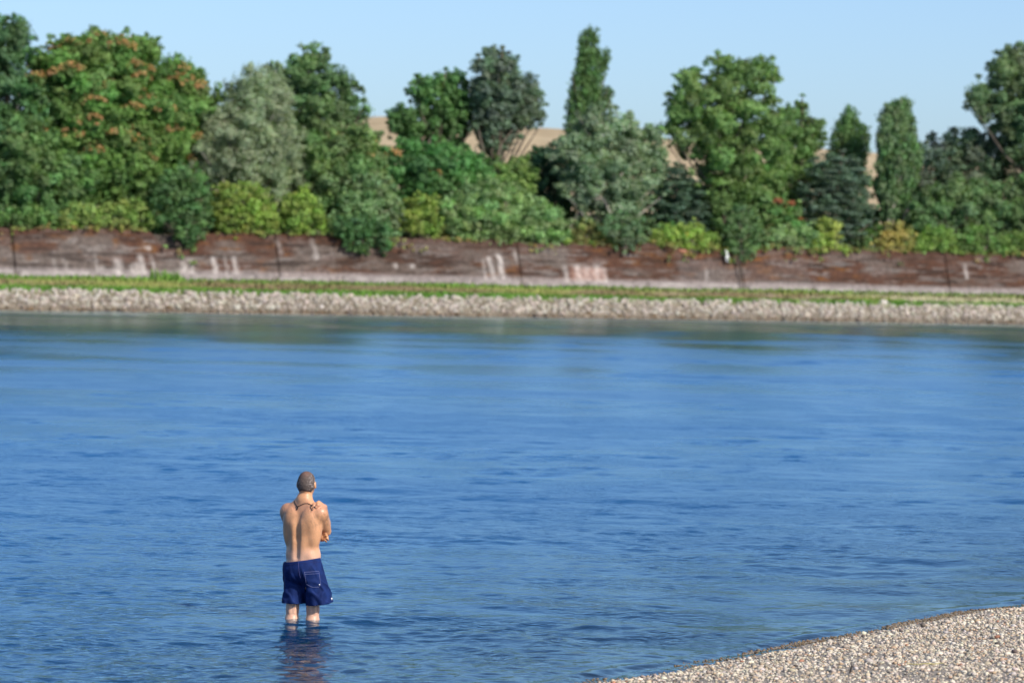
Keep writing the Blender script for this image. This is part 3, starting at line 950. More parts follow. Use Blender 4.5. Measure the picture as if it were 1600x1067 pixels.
tree('cottonwood', 'tallest broad green tree right of centre with a lobed crown', 'tree', [(1033, 200), (1048, 152), (1052, 118), (1085, 106), (1100, 120), (1108, 98), (1130, 80), (1150, 90), (1176, 86), (1207, 96), (1214, 125), (1208, 147), (1228, 170), (1225, 200), (1233, 240), (1229, 300), (1218, 352), (1190, 380), (1150, 378), (1108, 358), (1098, 300), (1078, 255), (1048, 235)], 10.5, (.068, .135, .04), 9, 19, trunk=1135, base_v=380, tight=.66)
tree('blue_pine', 'dark blue-green pine with flat layered boughs', 'tree', [(1246, 352), (1248, 300), (1260, 265), (1278, 238), (1310, 232), (1342, 243), (1357, 275), (1352, 300), (1368, 330), (1364, 358), (1346, 380), (1300, 390), (1260, 382)], 9.5, PINE, 11, 19, 'pine', trunk=1308, base_v=380)
tree('columnar_poplar', 'slender columnar poplar with a forked pale trunk', 'tree', [(1366, 302), (1367, 240), (1372, 190), (1383, 163), (1400, 156), (1419, 153), (1430, 185), (1432, 215), (1442, 235), (1434, 282), (1421, 322), (1400, 348), (1380, 345)], 11, (.062, .125, .055), 6, 11, 'poplar', trunk=1392, base_v=375, depth=1.8, pale=True, limbs=[([(1386, 358), (1390, 335), (1402, 312)], .14, .07), ([(1391, 338), (1386, 315), (1390, 290)], .09, .05)])
tree('right_edge_tree', 'tall leaning tree cut off by the right edge of the view', 'tree', [(1505, 152), (1530, 123), (1550, 130), (1543, 105), (1560, 88), (1590, 72), (1640, 58), (1662, 150), (1652, 310), (1580, 312), (1576, 255), (1560, 222), (1540, 194), (1520, 184)], 12, (.058, .105, .05), 9, 17, trunk=1600, base_v=385)
tree('round_maple', 'leafy mid green tree above the low hedge near the right edge', 'tree', [(1418, 350), (1438, 305), (1480, 283), (1520, 278), (1552, 295), (1568, 330), (1562, 368), (1428, 372)], 9.3, (.06, .12, .05), 10, 18, trunk=1495, base_v=385)
tree('corner_tree', 'bushy tree filling the right edge above the wall', 'tree', [(1548, 335), (1568, 290), (1610, 272), (1655, 300), (1655, 378), (1552, 378)], 9.4, (.058, .115, .042), 10, 18, trunk=1605, base_v=388)
tree('low_left_tree', 'green bushy tree at the left edge in front of the seed-laden tree', 'tree', [(-30, 205), (40, 178), (90, 213), (132, 235), (144, 290), (134, 350), (-30, 355)], 9.5, (.058, .125, .04), 10, 19, trunk=60, base_v=352)
tree('sumac', 'sumac shrub with red seed heads below the slim tree', 'shrub', [(1178, 350), (1193, 316), (1220, 306), (1247, 318), (1258, 348), (1242, 372), (1190, 374)], 9., (.06, .135, .04), 8, 13, orange=(RED, 5, 300, 372), trunk=1218, base_v=378)
# shrubs along the wall top
SG = 'shrubs along the top of the quay wall'
def shrub(label, poly, w, colr, depth=1.0, rlo=7, rhi=13, bv=None, **kw):
    b = max(p[1] for p in poly) if bv is None else bv
    return tree('shrub', label, 'shrub', poly, w, colr, rlo, rhi, base_v=b, depth=depth, size=kw.pop('size', .18), group=SG, **kw)


shrub('low hedge shrub on the wall top at the left edge', [(-25, 332), (10, 318), (50, 322), (88, 326), (92, 358), (-25, 358)], 8.1, (.06, .13, .035))
shrub('olive green low shrub on the wall top under the seed-laden tree', [(85, 340), (110, 316), (150, 322), (190, 311), (230, 315), (252, 330), (254, 360), (85, 360)], 8.0, (.105, .17, .04))
shrub('deep green shrub hanging into the broken notch of the wall', [(236, 302), (255, 268), (290, 253), (320, 268), (332, 300), (332, 345), (320, 370), (302, 386), (284, 383), (266, 364), (243, 345)], 7.2, (.045, .108, .036), 1.2, 7, 14)
shrub('largest yellow-green shrub, right of the deep green one', [(330, 302), (344, 281), (370, 288), (395, 283), (417, 298), (432, 325), (438, 350), (428, 368), (395, 374), (370, 375), (345, 365), (328, 342)], 7.5, YELLOW, 1.2)
shrub('narrow yellow-green shrub below the willow', [(436, 322), (453, 296), (475, 290), (492, 310), (508, 330), (512, 358), (495, 370), (460, 371), (438, 358)], 7.8, (.105, .18, .03))
shrub('grey-green dome-shaped shrub above the hanging one', [(518, 332), (533, 298), (560, 272), (592, 265), (615, 288), (628, 320), (631, 352), (622, 376), (600, 384), (530, 380), (513, 358)], 8.4, (.09, .165, .075), 1.4, 8, 15)
shrub('dark green shrub hanging farthest down over the wall face', [(515, 348), (540, 335), (575, 338), (607, 343), (615, 365), (610, 396), (598, 398), (585, 382), (571, 400), (555, 404), (543, 388), (528, 372), (516, 362)], 6.7, (.038, .1, .036), .8, 6, 11)
shrub('small bright yellow shrub right of the dome-shaped one', [(625, 338), (639, 306), (660, 301), (682, 308), (694, 330), (694, 358), (675, 370), (640, 368), (626, 355)], 8.0, YELLOW, .9)
shrub('widest grey-green shrub spreading over the wall in the middle', [(688, 335), (698, 305), (730, 283), (760, 272), (790, 282), (817, 298), (847, 308), (872, 324), (892, 345), (897, 368), (882, 383), (850, 388), (800, 386), (740, 382), (698, 374)], 8.0, (.10, .18, .072), 1.5, 8, 15)
shrub('low olive shrub between the widest shrub and the white trunk', [(893, 356), (915, 344), (940, 350), (944, 384), (893, 386)], 8.1, OLIVE, .7)
shrub('grey-green shrub hanging over the wall below the white trunk', [(933, 352), (953, 333), (987, 333), (1007, 343), (1015, 366), (1002, 388), (986, 395), (964, 389), (943, 376)], 6.9, (.075, .14, .075), .8)
shrub('low yellow-green growth on the wall top left of the brick breach', [(1008, 370), (1030, 355), (1060, 352), (1082, 345), (1102, 360), (1128, 370), (1128, 394), (1100, 398), (1008, 391)], 7.6, (.12, .19, .035), .7)
shrub('dark shrub with a stem hanging down the open wall joint', [(1128, 350), (1150, 318), (1175, 323), (1192, 350), (1190, 388), (1172, 405), (1152, 411), (1136, 398), (1130, 372)], 6.9, (.055, .115, .045), .8)
shrub('pale green shrub below the red-headed sumac', [(1183, 365), (1215, 350), (1250, 355), (1287, 345), (1294, 392), (1260, 398), (1183, 396)], 7.8, (.10, .18, .075), .8)
shrub('yellow-green spiky shrub at the foot of the pine', [(1272, 360), (1284, 333), (1300, 343), (1317, 350), (1314, 380), (1335, 398), (1268, 400)], 7.4, (.14, .21, .04), .7)
shrub('olive-brown shrub on the wall top right of the pine', [(1364, 380), (1384, 351), (1410, 347), (1430, 365), (1436, 398), (1364, 402)], 8.0, (.16, .165, .045), .8)
shrub('bright green low shrub right of the olive-brown one', [(1426, 375), (1445, 355), (1470, 351), (1492, 362), (1498, 401), (1426, 401)], 7.7, (.09, .175, .035), .8)
shrub('mid green low shrub second from the right edge', [(1488, 370), (1515, 350), (1546, 354), (1562, 365), (1568, 404), (1488, 403)], 7.9, (.075, .15, .04), .8)
shrub('rightmost low shrub on the wall top', [(1553, 375), (1580, 359), (1622, 354), (1645, 408), (1553, 406)], 7.8, (.085, .155, .04), .8)

# undergrowth that closes the gaps behind the trees, one mass
n = 720
uu = rng.uniform(-60, 1680, n)
topv = np.where(uu < 330, 200, 246) + (uu - 0) * .02 + (fbm(uu * .02, uu * 0, 44, 3) - .5) * 50
vv = topv + rng.random(n) ** .8 * (372 + uu * .028 - topv)
ww = rng.uniform(14, 21, n)
C = np.array([on_bank(a, b, c_) for a, b, c_ in zip(uu, vv, ww)])
Vv, cc = leaves(C, rng.uniform(.6, 1.15, n), (.045, .10, .035), rng, size=.42, aspect=.65, per=115)
tag(link('undergrowth', quad_mesh('undergrowth', Vv, cc), M_leaf), 'dark green undergrowth closing the gaps behind the trees', 'undergrowth', kind='stuff')
# low growth between the shrubs
n = 330
uu = rng.uniform(-40, 1660, n)
vv = 352 + uu * .028 - rng.random(n) ** 1.5 * 34
C = np.array([on_bank(a, b, rng.uniform(8.4, 10)) for a, b in zip(uu, vv)])
Vv, cc = leaves(C, rng.uniform(.3, .75, n), (.065, .12, .038), rng, size=.24, aspect=.6, per=240, hue=.28, vary=.3)
tag(link('low_growth', quad_mesh('low_growth', Vv, cc), M_leaf), 'mixed green low growth filling in between the wall shrubs', 'plants', kind='stuff')
# weeds along the crest of the wall
n = 420
ss = rng.uniform(-8, 100, n)
C = np.array([bank(s, rng.uniform(6.95, 7.7), 0) for s in ss]); C[:, 2] = wall_top(ss) + rng.uniform(-.02, .14, n)
hang = np.where(fbm(ss * .35, ss * 0, 47, 2) > .56)[0]
C[hang] -= BN * .32; C[hang, 2] -= rng.random(len(hang)) ** 1.6 * 1.0
Vv, cc = leaves(C, rng.uniform(.12, .3, n), (.12, .15, .045), rng, size=.18, aspect=.35, per=420, up=.1, hue=.3)
tag(link('crest_weeds', quad_mesh('crest_weeds', Vv, cc), M_leaf), 'short dry weeds along the crest of the quay wall', 'weeds', kind='stuff')

# hanging dead stem in the joint
p0 = on_bank(1152, 400, 6.75); p1 = on_bank(1159, 452, 6.35)
tb = Tubes(6); tb.add([p0, p0 * .6 + p1 * .4 + [.06, -.05, 0], p1], [.09, .07, .035])
hs_ = tb.mesh('hanging_stem'); hs_.transform(Matrix.Translation(Vector(-p0)))
tag(link('hanging_stem', hs_, plain('dead_stem', (.06, .045, .035), .9), loc=p0), 'dark dead stem hanging down the open joint of the wall', 'stem')
# small yellow sign in the bushes
p = on_bank(1074, 369, 7.45)
ys = empty('warning_sign', (p[0], p[1], 4.9))
hz = p[2] - 4.9
v, f = box_mesh('', (-.13, -.015, hz - .22), (.13, .015, hz + .22))
link('plate', mesh_np('plate', BT * v[:, :1] + BN * v[:, 1:2] + np.array([0, 0, 1.]) * v[:, 2:], f), plain('yellow_paint', (.75, .42, .02), .5), ys)
tb = Tubes(6); tb.add([(0, .05, -.2), (0, .05, hz + .18)], .025)
link('post', tb.mesh('post'), plain('grey_post', (.25, .25, .25), .5), ys)
tag(ys, 'small yellow sign among the bushes above the brick breach', 'sign')
# loose pale boulder on the grass edge
p = on_bank(1379, 473, 2.7)
tag(link('boulder', mesh_np('boulder', variants[3] * np.array([.36, .3, .3]), ICO_F, colors=np.repeat([[.55, .5, .43]], 12, 0)), M_rock, loc=p), 'single pale boulder on the grass edge above the rubble', 'boulder')

# ------------------------------------------------------------------ gravel beach
n = 88000
px_ = rng.uniform(-2.6, 7.2, n); py_ = rng.uniform(24.5, 41, n)
d_ = shore_d(px_, py_)
# inside the view with a margin, on the beach or just under water
uu = px_ / py_ * F + 800
ok = (d_ > -.35) & (uu < 1690) & (d_ < 6.6) & (py_ > 25.6)
px_, py_, d_ = px_[ok], py_[ok], d_[ok]; n = len(px_)
pz_ = bed_z(px_, py_)
rad = np.exp(rng.normal(math.log(.0100), .42, n)).clip(.006, .03)
rad = np.where(d_ < .12, np.minimum(rad, .013), rad)
VV = np.repeat((ICO_V * 1.0)[None], n, 0) * (1 + rng.uniform(-.16, .16, (n, 12, 1)))
VV = VV * np.stack([rng.uniform(.85, 1.45, n), rng.uniform(.8, 1.1, n), rng.uniform(.45, .85, n)], 1)[:, None, :]
az = rng.uniform(0, 6.28, n); ca, sa = np.cos(az), np.sin(az)
tl = rng.normal(0, .3, n); ct, st = np.cos(tl), np.sin(tl)
x, y, z = VV[..., 0].copy(), VV[..., 1].copy(), VV[..., 2].copy()
y, z = y * ct[:, None] - z * st[:, None], y * st[:, None] + z * ct[:, None]
x, y = x * ca[:, None] - y * sa[:, None], x * sa[:, None] + y * ca[:, None]
VV = np.stack([x, y, z], -1) * rad[:, None, None] + np.stack([px_, py_, pz_ + rad * rng.uniform(.0, .5, n)], 1)[:, None, :]
pal = np.array([(.62, .57, .5), (.52, .45, .36), (.64, .58, .5), (.42, .37, .32), (.5, .38, .27), (.3, .26, .23), (.13, .11, .1), (.42, .22, .14), (.6, .56, .55)])
ci = rng.choice(len(pal), n, p=[.3, .24, .12, .14, .1, .04, .02, .015, .025])
pc = pal[ci] * np.array([1.0, .95, .86]) * rng.uniform(.75, 1.2, (n, 1)) * (1 + rng.uniform(-.05, .05, (n, 3)))
wet = np.clip(1 - (d_ - .02 - .07 * fbm(px_ * 2.2, py_ * 2.2, 58, 2)) / .05, 0, 1)[:, None]
pc = pc * (1 - wet) + pc * np.array([.36, .31, .25]) * wet
FF = (ICO_F[None] + (np.arange(n) * 12)[:, None, None]).reshape(-1, 3)
tag(link('gravel', mesh_np('gravel', VV.reshape(-1, 3), FF, colors=np.repeat(np.clip(pc, .01, .85), 12, 0), smooth=True), M_pebble), 'pale mixed gravel of the near beach', 'gravel', kind='stuff')


def beach_point(u, v):
    d = ray(u, v); d = d / np.linalg.norm(d)
    t = 20.
    while t < 60:
        p = CAM + d * t
        if p[2] < bed_z(np.array([p[0]]), np.array([p[1]]))[0]: break
        t += .02
    return CAM + d * t


p = beach_point(1328, 1053)
tb = Tubes(6); tb.add([(0, 0, -.02), (.004, .01, .03), (.012, .0, .06), (.01, .01, .078)], [.009, .008, .007, .004])
tag(link('twig', tb.mesh('twig'), plain('dark_twig', (.05, .04, .035), .9), loc=p), 'short dark twig standing up out of the gravel', 'twig')
p = beach_point(1445, 1043)
tb = Tubes(6); tb.add([(-.14, .01, .03), (-.07, 0, .026), (0, -.02, .036), (.07, .0, .032), (.15, .03, .04)], [.003, .0045, .005, .0045, .002])
tag(link('plant_stalk', tb.mesh('plant_stalk'), plain('yellow_stalk', (.42, .36, .14), .8), loc=p), 'thin yellowish plant stalk lying on the gravel', 'stalk')


# ------------------------------------------------------------------ the wader
class Field:
    def __init__(self, lo, hi, h):
        self.lo = np.array(lo, float); self.h = h
        self.n = np.ceil((np.array(hi) - self.lo) / h).astype(int) + 1
        self.F = np.full(self.n, 1.0, np.float32)

    def sub(self, lo, hi):
        a = np.clip(np.floor((np.array(lo) - self.lo) / self.h).astype(int), 0, self.n - 1)
        b = np.clip(np.ceil((np.array(hi) - self.lo) / self.h).astype(int) + 1, 1, self.n)
        sl_ = tuple(slice(x, y) for x, y in zip(a, b))
        ax = [self.lo[i] + self.h * np.arange(a[i], b[i]) for i in range(3)]
        return sl_, np.stack(np.meshgrid(*ax, indexing='ij'), -1)

    def put(self, sl_, d, k, mode='add'):
        f = self.F[sl_]
        if mode == 'add':
            h = np.clip(.5 + .5 * (d - f) / k, 0, 1)
            self.F[sl_] = d + (f - d) * h - k * h * (1 - h)
        else:       # carve
            h = np.clip(.5 - .5 * (f + d) / k, 0, 1)
            self.F[sl_] = f + (-d - f) * h + k * h * (1 - h)

    def ell(self, c, r, k=.03, rot=None, mode='add'):
        c = np.array(c, float); r = np.array(r, float)
        m_ = r.max() + k * 1.5 + 2 * self.h
        sl_, P = self.sub(c - m_, c + m_)
        q = P - c
        if rot is not None:
            q = q @ np.array(rot)              # rows of rot^T
        k0 = np.linalg.norm(q / r, axis=-1); k1 = np.linalg.norm(q / r ** 2, axis=-1) + 1e-9
        self.put(sl_, k0 * (k0 - 1) / k1, k, mode)

    def cone(self, a, b, r1, r2, k=.02, mode='add'):
        a = np.array(a, float); b = np.array(b, float)
        m_ = max(r1, r2) + k * 1.5 + 2 * self.h
        sl_, P = self.sub(np.minimum(a, b) - m_, np.maximum(a, b) + m_)
        ab = b - a
        t = np.clip(((P - a) @ ab) / (ab @ ab), 0, 1)
        d = np.linalg.norm(P - a - t[..., None] * ab, axis=-1) - (r1 + (r2 - r1) * t)
        self.put(sl_, d, k, mode)

    def mesh(self, name):
        F_ = self.F
        neg = F_ < 0
        nx, ny, nz = F_.shape
        cnt = np.zeros((nx - 1, ny - 1, nz - 1), np.int8)
        offs = [(i, j, k) for i in (0, 1) for j in (0, 1) for k in (0, 1)]
        for i, j, k in offs:
            cnt += neg[i:nx - 1 + i, j:ny - 1 + j, k:nz - 1 + k]
        act = np.argwhere((cnt > 0) & (cnt < 8))
        idx = np.full(cnt.shape, -1, np.int32)
        idx[tuple(act.T)] = np.arange(len(act))
        acc = np.zeros((len(act), 3)); num = np.zeros(len(act))
        for a in offs:
            for ax in range(3):
                if a[ax]: continue
                b = list(a); b[ax] = 1
                fa = F_[tuple((act + a).T)]; fb = F_[tuple((act + b).T)]
                cr = (fa < 0) != (fb < 0)
                t = np.where(cr, fa / (fa - fb + 1e-12), 0)
                p = np.array(a, float)[None].repeat(len(act), 0); p[:, ax] += t
                acc += p * cr[:, None]; num += cr
        V = self.lo + self.h * (act + acc / num[:, None])
        faces = []
        for ax in range(3):
            o1, o2 = [(1, 2), (2, 0), (0, 1)][ax]
            s1 = [slice(None)] * 3; s2 = [slice(None)] * 3
            s1[ax] = slice(0, -1); s2[ax] = slice(1, None)
            A, B = neg[tuple(s1)], neg[tuple(s2)]
            e = np.argwhere(A != B)
            e = e[(e[:, o1] > 0) & (e[:, o2] > 0) & (e[:, o1] < F_.shape[o1] - 1) & (e[:, o2] < F_.shape[o2] - 1)]
            ins = A[tuple(e.T)]
            q = []
            for d1, d2 in ((-1, -1), (0, -1), (0, 0), (-1, 0)):
                c = e.copy(); c[:, o1] += d1; c[:, o2] += d2
                q.append(idx[tuple(c.T)])
            q = np.stack(q, 1)
            q[~ins] = q[~ins][:, ::-1]
            faces.append(q)
        faces = np.concatenate(faces)
        return V, faces


PXM = F / 35.13            # photograph pixels per metre at the wader
PSI = R(28)                # turned to the right


def bod(bx, by, z):
    """the wader's own right / forward / up to scene axes"""
    return np.array([bx * math.cos(PSI) + by * math.sin(PSI), -bx * math.sin(PSI) + by * math.cos(PSI), z])


WADE = .40


def pix(u, v, y):
    dx = (u - 472) / PXM; dz = (967 - v) / PXM
    return np.array([dx - .0225 * dz, y, dz + .0225 * dx + WADE])


Rb = np.array([[math.cos(PSI), math.sin(PSI), 0], [-math.sin(PSI), math.cos(PSI), 0], [0, 0, 1]])   # body axes as columns
HY = R(14)
Rh = np.array([[math.cos(HY), math.sin(HY), 0], [-math.sin(HY), math.cos(HY), 0], [0, 0, 1]])


def build_person():
    f = Field((-.34, -.3, -.03), (.38, .42, 1.80), .0063)
    # torso
    f.ell(bod(.0, .0, .93), (.158, .115, .13), .03, Rb)
    f.ell(bod(.0, .0, 1.06), (.143, .1, .15), .06, Rb)
    f.ell(bod(0, .012, 1.255), (.168, .118, .205), .06, Rb)
    f.cone(bod(-.15, .0, 1.375), bod(.15, .0, 1.375), .066, .066, .05)
    for s in (-1, 1):
        f.ell(bod(.122 * s, -.035, 1.24), (.072, .064, .175), .06, Rb)              # lats
        f.ell(bod(.088 * s, -.082, 1.325), (.06, .034, .09), .05, Rb)            # shoulder blades
        f.cone(bod(.045 * s, -.072, .95), bod(.042 * s, -.083, 1.28), .034, .034, .05)  # erectors
        f.cone(bod(.13 * s, -.02, 1.405), bod(.02 * s, -.012, 1.50), .042, .055, .05)   # trapezius
        f.ell(bod(.105 * s, -.005, 1.0), (.05, .085, .07), .05, Rb)                # flanks
        f.ell(bod(.08 * s, .075, 1.31), (.075, .05, .07), .04, Rb)                 # chest
        f.ell(bod(.07 * s, -.06, .87), (.078, .065, .085), .03, Rb)               # seat
    f.cone(bod(0, -.128, .985), bod(0, -.132, 1.15), .017, .019, .03, 'carve')
    f.cone(bod(0, -.132, 1.15), bod(0, -.136, 1.36), .019, .014, .035, 'carve')
    # neck and head
    hc = np.array([.014, .02, 1.652])
    f.cone(bod(0, -.012, 1.42), hc + [0, .0, -.05], .064, .058, .035)
    hd = lambda x, y, z: hc + Rh @ np.array([x, y, z])
    f.ell(hd(0, -.005, .012), (.076, .094, .092), .02, Rh)
    f.ell(hd(0, -.035, -.02), (.068, .06, .07), .03, Rh)
    f.ell(hd(0, .045, -.05), (.058, .055, .07), .03, Rh)
    f.ell(hd(0, .082, -.098), (.026, .022, .02), .02, Rh)                          # chin
    f.cone(hd(0, .094, .0), hd(0, .115, -.038), .009, .015, .012)                  # nose
    f.cone(hd(-.042, .085, .018), hd(.042, .085, .018), .011, .011, .014)          # brow
    f.cone(hd(-.02, .1, -.068), hd(.02, .1, -.068), .007, .007, .008)              # lips
    f.cone(hd(-.018, .1, -.078), hd(.018, .1, -.078), .007, .007, .006)
    for s in (-1, 1):
        f.ell(hd(.032 * s, .088, .0), (.014, .012, .009), .008, Rh, 'carve')       # eyes
        f.ell(hd(.032 * s, .083, .0), (.011, .010, .008), .003, Rh)
        f.ell(hd(.084 * s, -.004, -.014), (.011, .022, .034), .005, Rh)            # ears
        f.ell(hd(.094 * s, .004, -.008), (.006, .012, .018), .004, Rh, 'carve')
    # right arm: upper arm, folded forearm, hand resting on the shoulder
    sh = bod(.175, .0, 1.385); el = pix(509.5, 829, .085); wr = np.array([.182, -.02, 1.44])
    f.ell(sh + [.0, 0, .0], (.062, .062, .068), .04)
    f.cone(sh, el, .056, .041, .035)
    f.cone(sh * .6 + el * .4 + [.0, -.012, 0], el * .75 + sh * .25 + [0, -.01, 0], .046, .04, .03)
    f.cone(el, el * .65 + wr * .35 + [0, .01, 0], .04, .042, .02)
    f.cone(el * .65 + wr * .35 + [0, .01, 0], wr, .042, .027, .015)
    pk = np.array([.128, -.098, 1.478])
    f.cone(wr, pk, .027, .023, .006)
    f.cone(wr + [-.0, -.03, .0], pk + [-.0, -.028, -.014], .022, .02, .006)
    for q, (dx, dy, dz, ln) in enumerate(((0, .022, .004, .085), (-.004, .0, .0, .092), (-.006, -.02, -.012, .086), (-.004, -.036, -.03, .07))):
        a = pk + [dx, dy, dz]
        b = a + np.array([-.72, -.25, -.1]) * ln * .5
        c = b + np.array([-.6, -.2, -.68]) * ln * .42
        f.cone(a, b, .0105, .0095, .005); f.cone(b, c, .0095, .008, .004)
    f.cone(wr + [-.01, .02, .02], wr + [-.055, .045, .052], .012, .009, .008)
    # left arm across the belly, hand under the right elbow
    sl2 = bod(-.175, .0, 1.385); el2 = np.array([-.14, .215, 1.12]); wr2 = np.array([.135, .135, 1.158])
    f.ell(sl2, (.062, .062, .068), .04)
    f.cone(sl2, el2, .056, .045, .06)
    f.cone(el2, el2 * .65 + wr2 * .35, .04, .041, .02)
    f.cone(el2 * .65 + wr2 * .35, wr2, .041, .027, .015)
    pc_ = pix(503, 838, .07)
    f.cone(wr2, pc_, .027, .026, .014)
    f.cone(wr2 + [0, 0, -.02], pc_ + [.005, 0, -.022], .022, .02, .012)
    for q, (u, v, yy) in enumerate(((509, 832, .045), (511.5, 836, .04), (512, 840, .042), (509, 843, .05))):
        a = pc_ + [.008, -.012, .018 - .014 * q]
        b = pix(u - 1, v - .6, yy - .012)
        c = b + np.array([.012, .018, -.016])
        f.cone(a, b, .011, .010, .005); f.cone(b, c, .0098, .008, .004)
    f.cone(pc_ + [-.01, -.015, .02], pc_ + [.012, -.03, .045], .012, .009, .008)
    # legs
    for s, hx, kn, an in ((-1, bod(-.085, 0, .87), np.array([-.092, .04, .50]), np.array([-.105, .03, .085])),
                          (1, bod(.085, 0, .87), np.array([.098, .0, .50]), np.array([.092, -.01, .085]))):
        f.cone(hx, kn, .092, .058, .03)
        f.cone(kn, kn * .72 + an * .28 + [0, -.012, 0], .056, .06, .02)
        f.cone(kn * .72 + an * .28 + [0, -.012, 0], an, .06, .036, .03)
        f.cone(kn + [-.026, -.045, .05], kn + [-.02, -.05, -.03], .01, .012, .02)
        f.cone(kn + [.026, -.045, .05], kn + [.02, -.05, -.03], .01, .012, .02)
        toe = an + Rb @ np.array([.03 * s, .17, -.055])
        f.cone(an + Rb @ np.array([0, -.03, -.045]), toe, .036, .024, .03)
        f.cone(an + Rb @ np.array([0.02 * s, .09, -.05]), toe + Rb @ np.array([.03 * s, -.02, 0]), .03, .02, .03)
    V, FC = f.mesh('person')
    return V, FC, hd


ppos = np.array(ground(472, 967))
bz = float(bed_z(np.array([ppos[0]]), np.array([ppos[1]]))[0])
PV, PF, hd = build_person()

# skin
M_skin, nt, out = new_mat('sun_tanned_skin')
L = nt.links.new
b = N(nt, 'ShaderNodeBsdfPrincipled'); b.inputs['Roughness'].default_value = .36; b.inputs['Specular IOR Level'].default_value = .42
b.inputs['Subsurface Weight'].default_value = .12; b.inputs['Subsurface Radius'].default_value = (.012, .005, .003)
b.inputs['Subsurface Scale'].default_value = .6
at = N(nt, 'ShaderNodeAttribute', attribute_name='Col')
tc = N(nt, 'ShaderNodeTexCoord')
nz = N(nt, 'ShaderNodeTexNoise'); nz.inputs['Scale'].default_value = 130; nz.inputs['Detail'].default_value = 6; nz.inputs['Roughness'].default_value = .7
mr = N(nt, 'ShaderNodeMapRange'); mr.inputs[1].default_value = .3; mr.inputs[2].default_value = .7; mr.inputs[3].default_value = .86; mr.inputs[4].default_value = 1.12
sc_ = N(nt, 'ShaderNodeVectorMath', operation='SCALE')
bp = N(nt, 'ShaderNodeBump'); bp.inputs['Strength'].default_value = .25; bp.inputs['Distance'].default_value = .004
L(tc.outputs['Object'], nz.inputs['Vector']); L(nz.outputs[0], mr.inputs[0]); L(at.outputs['Color'], sc_.inputs[0]); L(mr.outputs[0], sc_.inputs['Scale'])
L(sc_.outputs[0], b.inputs['Base Color']); L(nz.outputs[0], bp.inputs['Height']); L(bp.outputs[0], b.inputs['Normal']); L(b.outputs[0], out.inputs[0])


def skin_colour(V):
    tan = np.array([.66, .335, .17]); pale = np.array([.7, .41, .28]); red = np.array([.6, .29, .2]); hairc = np.array([.24, .13, .075])
    z = V[:, 2]
    k = sstep(1.12, .96, z)[:, None] if False else (1 - sstep(.95, 1.12, z))[:, None]
    c = tan * (1 - k) + pale * k
    n1 = fbm(V[:, 0] * 14, z * 14 + V[:, 1] * 9, 201, 3)
    c = c * (.8 + .4 * n1)[:, None]
    nr = np.exp(-(((z - 1.44) / .05) ** 2))[:, None] * .45
    c = c * (1 - nr) + red * nr
    # body hair on the upper back, shoulders and arms: short dark strokes
    bx = V[:, 0] * math.cos(PSI) - V[:, 1] * math.sin(PSI)
    zone = sstep(1.16, 1.3, z) * (1 - sstep(1.43, 1.5, z)) * (.35 + .65 * sstep(.02, .10, np.abs(bx)))
    st_ = sstep(.52, .72, fbm(V[:, 0] * 95 + z * 30, z * 42, 202, 3)) * .75 + .25 * sstep(.4, .7, fbm(V[:, 0] * 22, z * 22, 203, 2))
    hk = (zone * st_ * .45)[:, None]
    return c * (1 - hk) + hairc * hk


body = link('person', mesh_np('person', PV, PF, colors=skin_colour(PV), smooth=True), M_skin, loc=(ppos[0], ppos[1], bz))
tag(body, 'man in navy swim shorts standing knee-deep in the river, seen from behind, arms folded up', 'person')
DZ = -WADE - bz           # keep the waterline where it is on the legs
for _ in range(1):
    body.location.z = bz if abs(bz + WADE) < .03 else -WADE

# hair
f = Field((-.14, -.16, 1.5), (.14, .18, 1.80), .005)
f.ell(hd(0, -.006, .014), (.0795, .0985, .0975), .02, Rh)
f.ell(hd(0, -.036, -.024), (.0735, .066, .076), .03, Rh)
sl_, P = f.sub(f.lo, f.lo + f.h * (f.n - 1))
q = (P - hd(0, 0, 0)) @ Rh
cut = np.maximum(q[..., 1] - (.035 + .35 * np.maximum(q[..., 2] - .0, 0)), -(q[..., 2] + .083 + .35 * np.minimum(q[..., 1] + .03, .0)) )
cut = np.maximum(cut, np.where(q[..., 2] < .03, q[..., 1] - .0 + (.0 - q[..., 2]) * .35, -1))
nzv = (fbm(P[..., 0] * 90 + P[..., 1] * 60, P[..., 2] * 90, 205, 2) - .5) * .004
f.F = np.maximum(f.F + nzv, cut).astype(np.float32)
HV, HF = f.mesh('hair')
hq = (HV - hd(0, 0, 0)) @ Rh
crown = np.exp(-(((hq[:, 0] - .005) / .04) ** 2 + ((hq[:, 1] + .035) / .06) ** 2 + ((hq[:, 2] - .09) / .038) ** 2))
hn = fbm(HV[:, 0] * 160, HV[:, 2] * 160 + HV[:, 1] * 70, 206, 3)
hcol = np.array([.085, .064, .055]) * (.55 + 1.1 * hn)[:, None] + np.array([.17, .155, .15]) * sstep(.55, .7, hn)[:, None] * sstep(.02, .06, np.abs(hq[:, 0]))[:, None]
ck = (crown * (.3 + .7 * hn)).clip(0, .7)[:, None]
hcol = hcol * (1 - ck) + np.array([.26, .13, .095]) * ck
link('hair', mesh_np('hair', HV, HF, colors=hcol, smooth=True), col_mat('cropped_hair', .8, 220, .35, .6, .004), body)

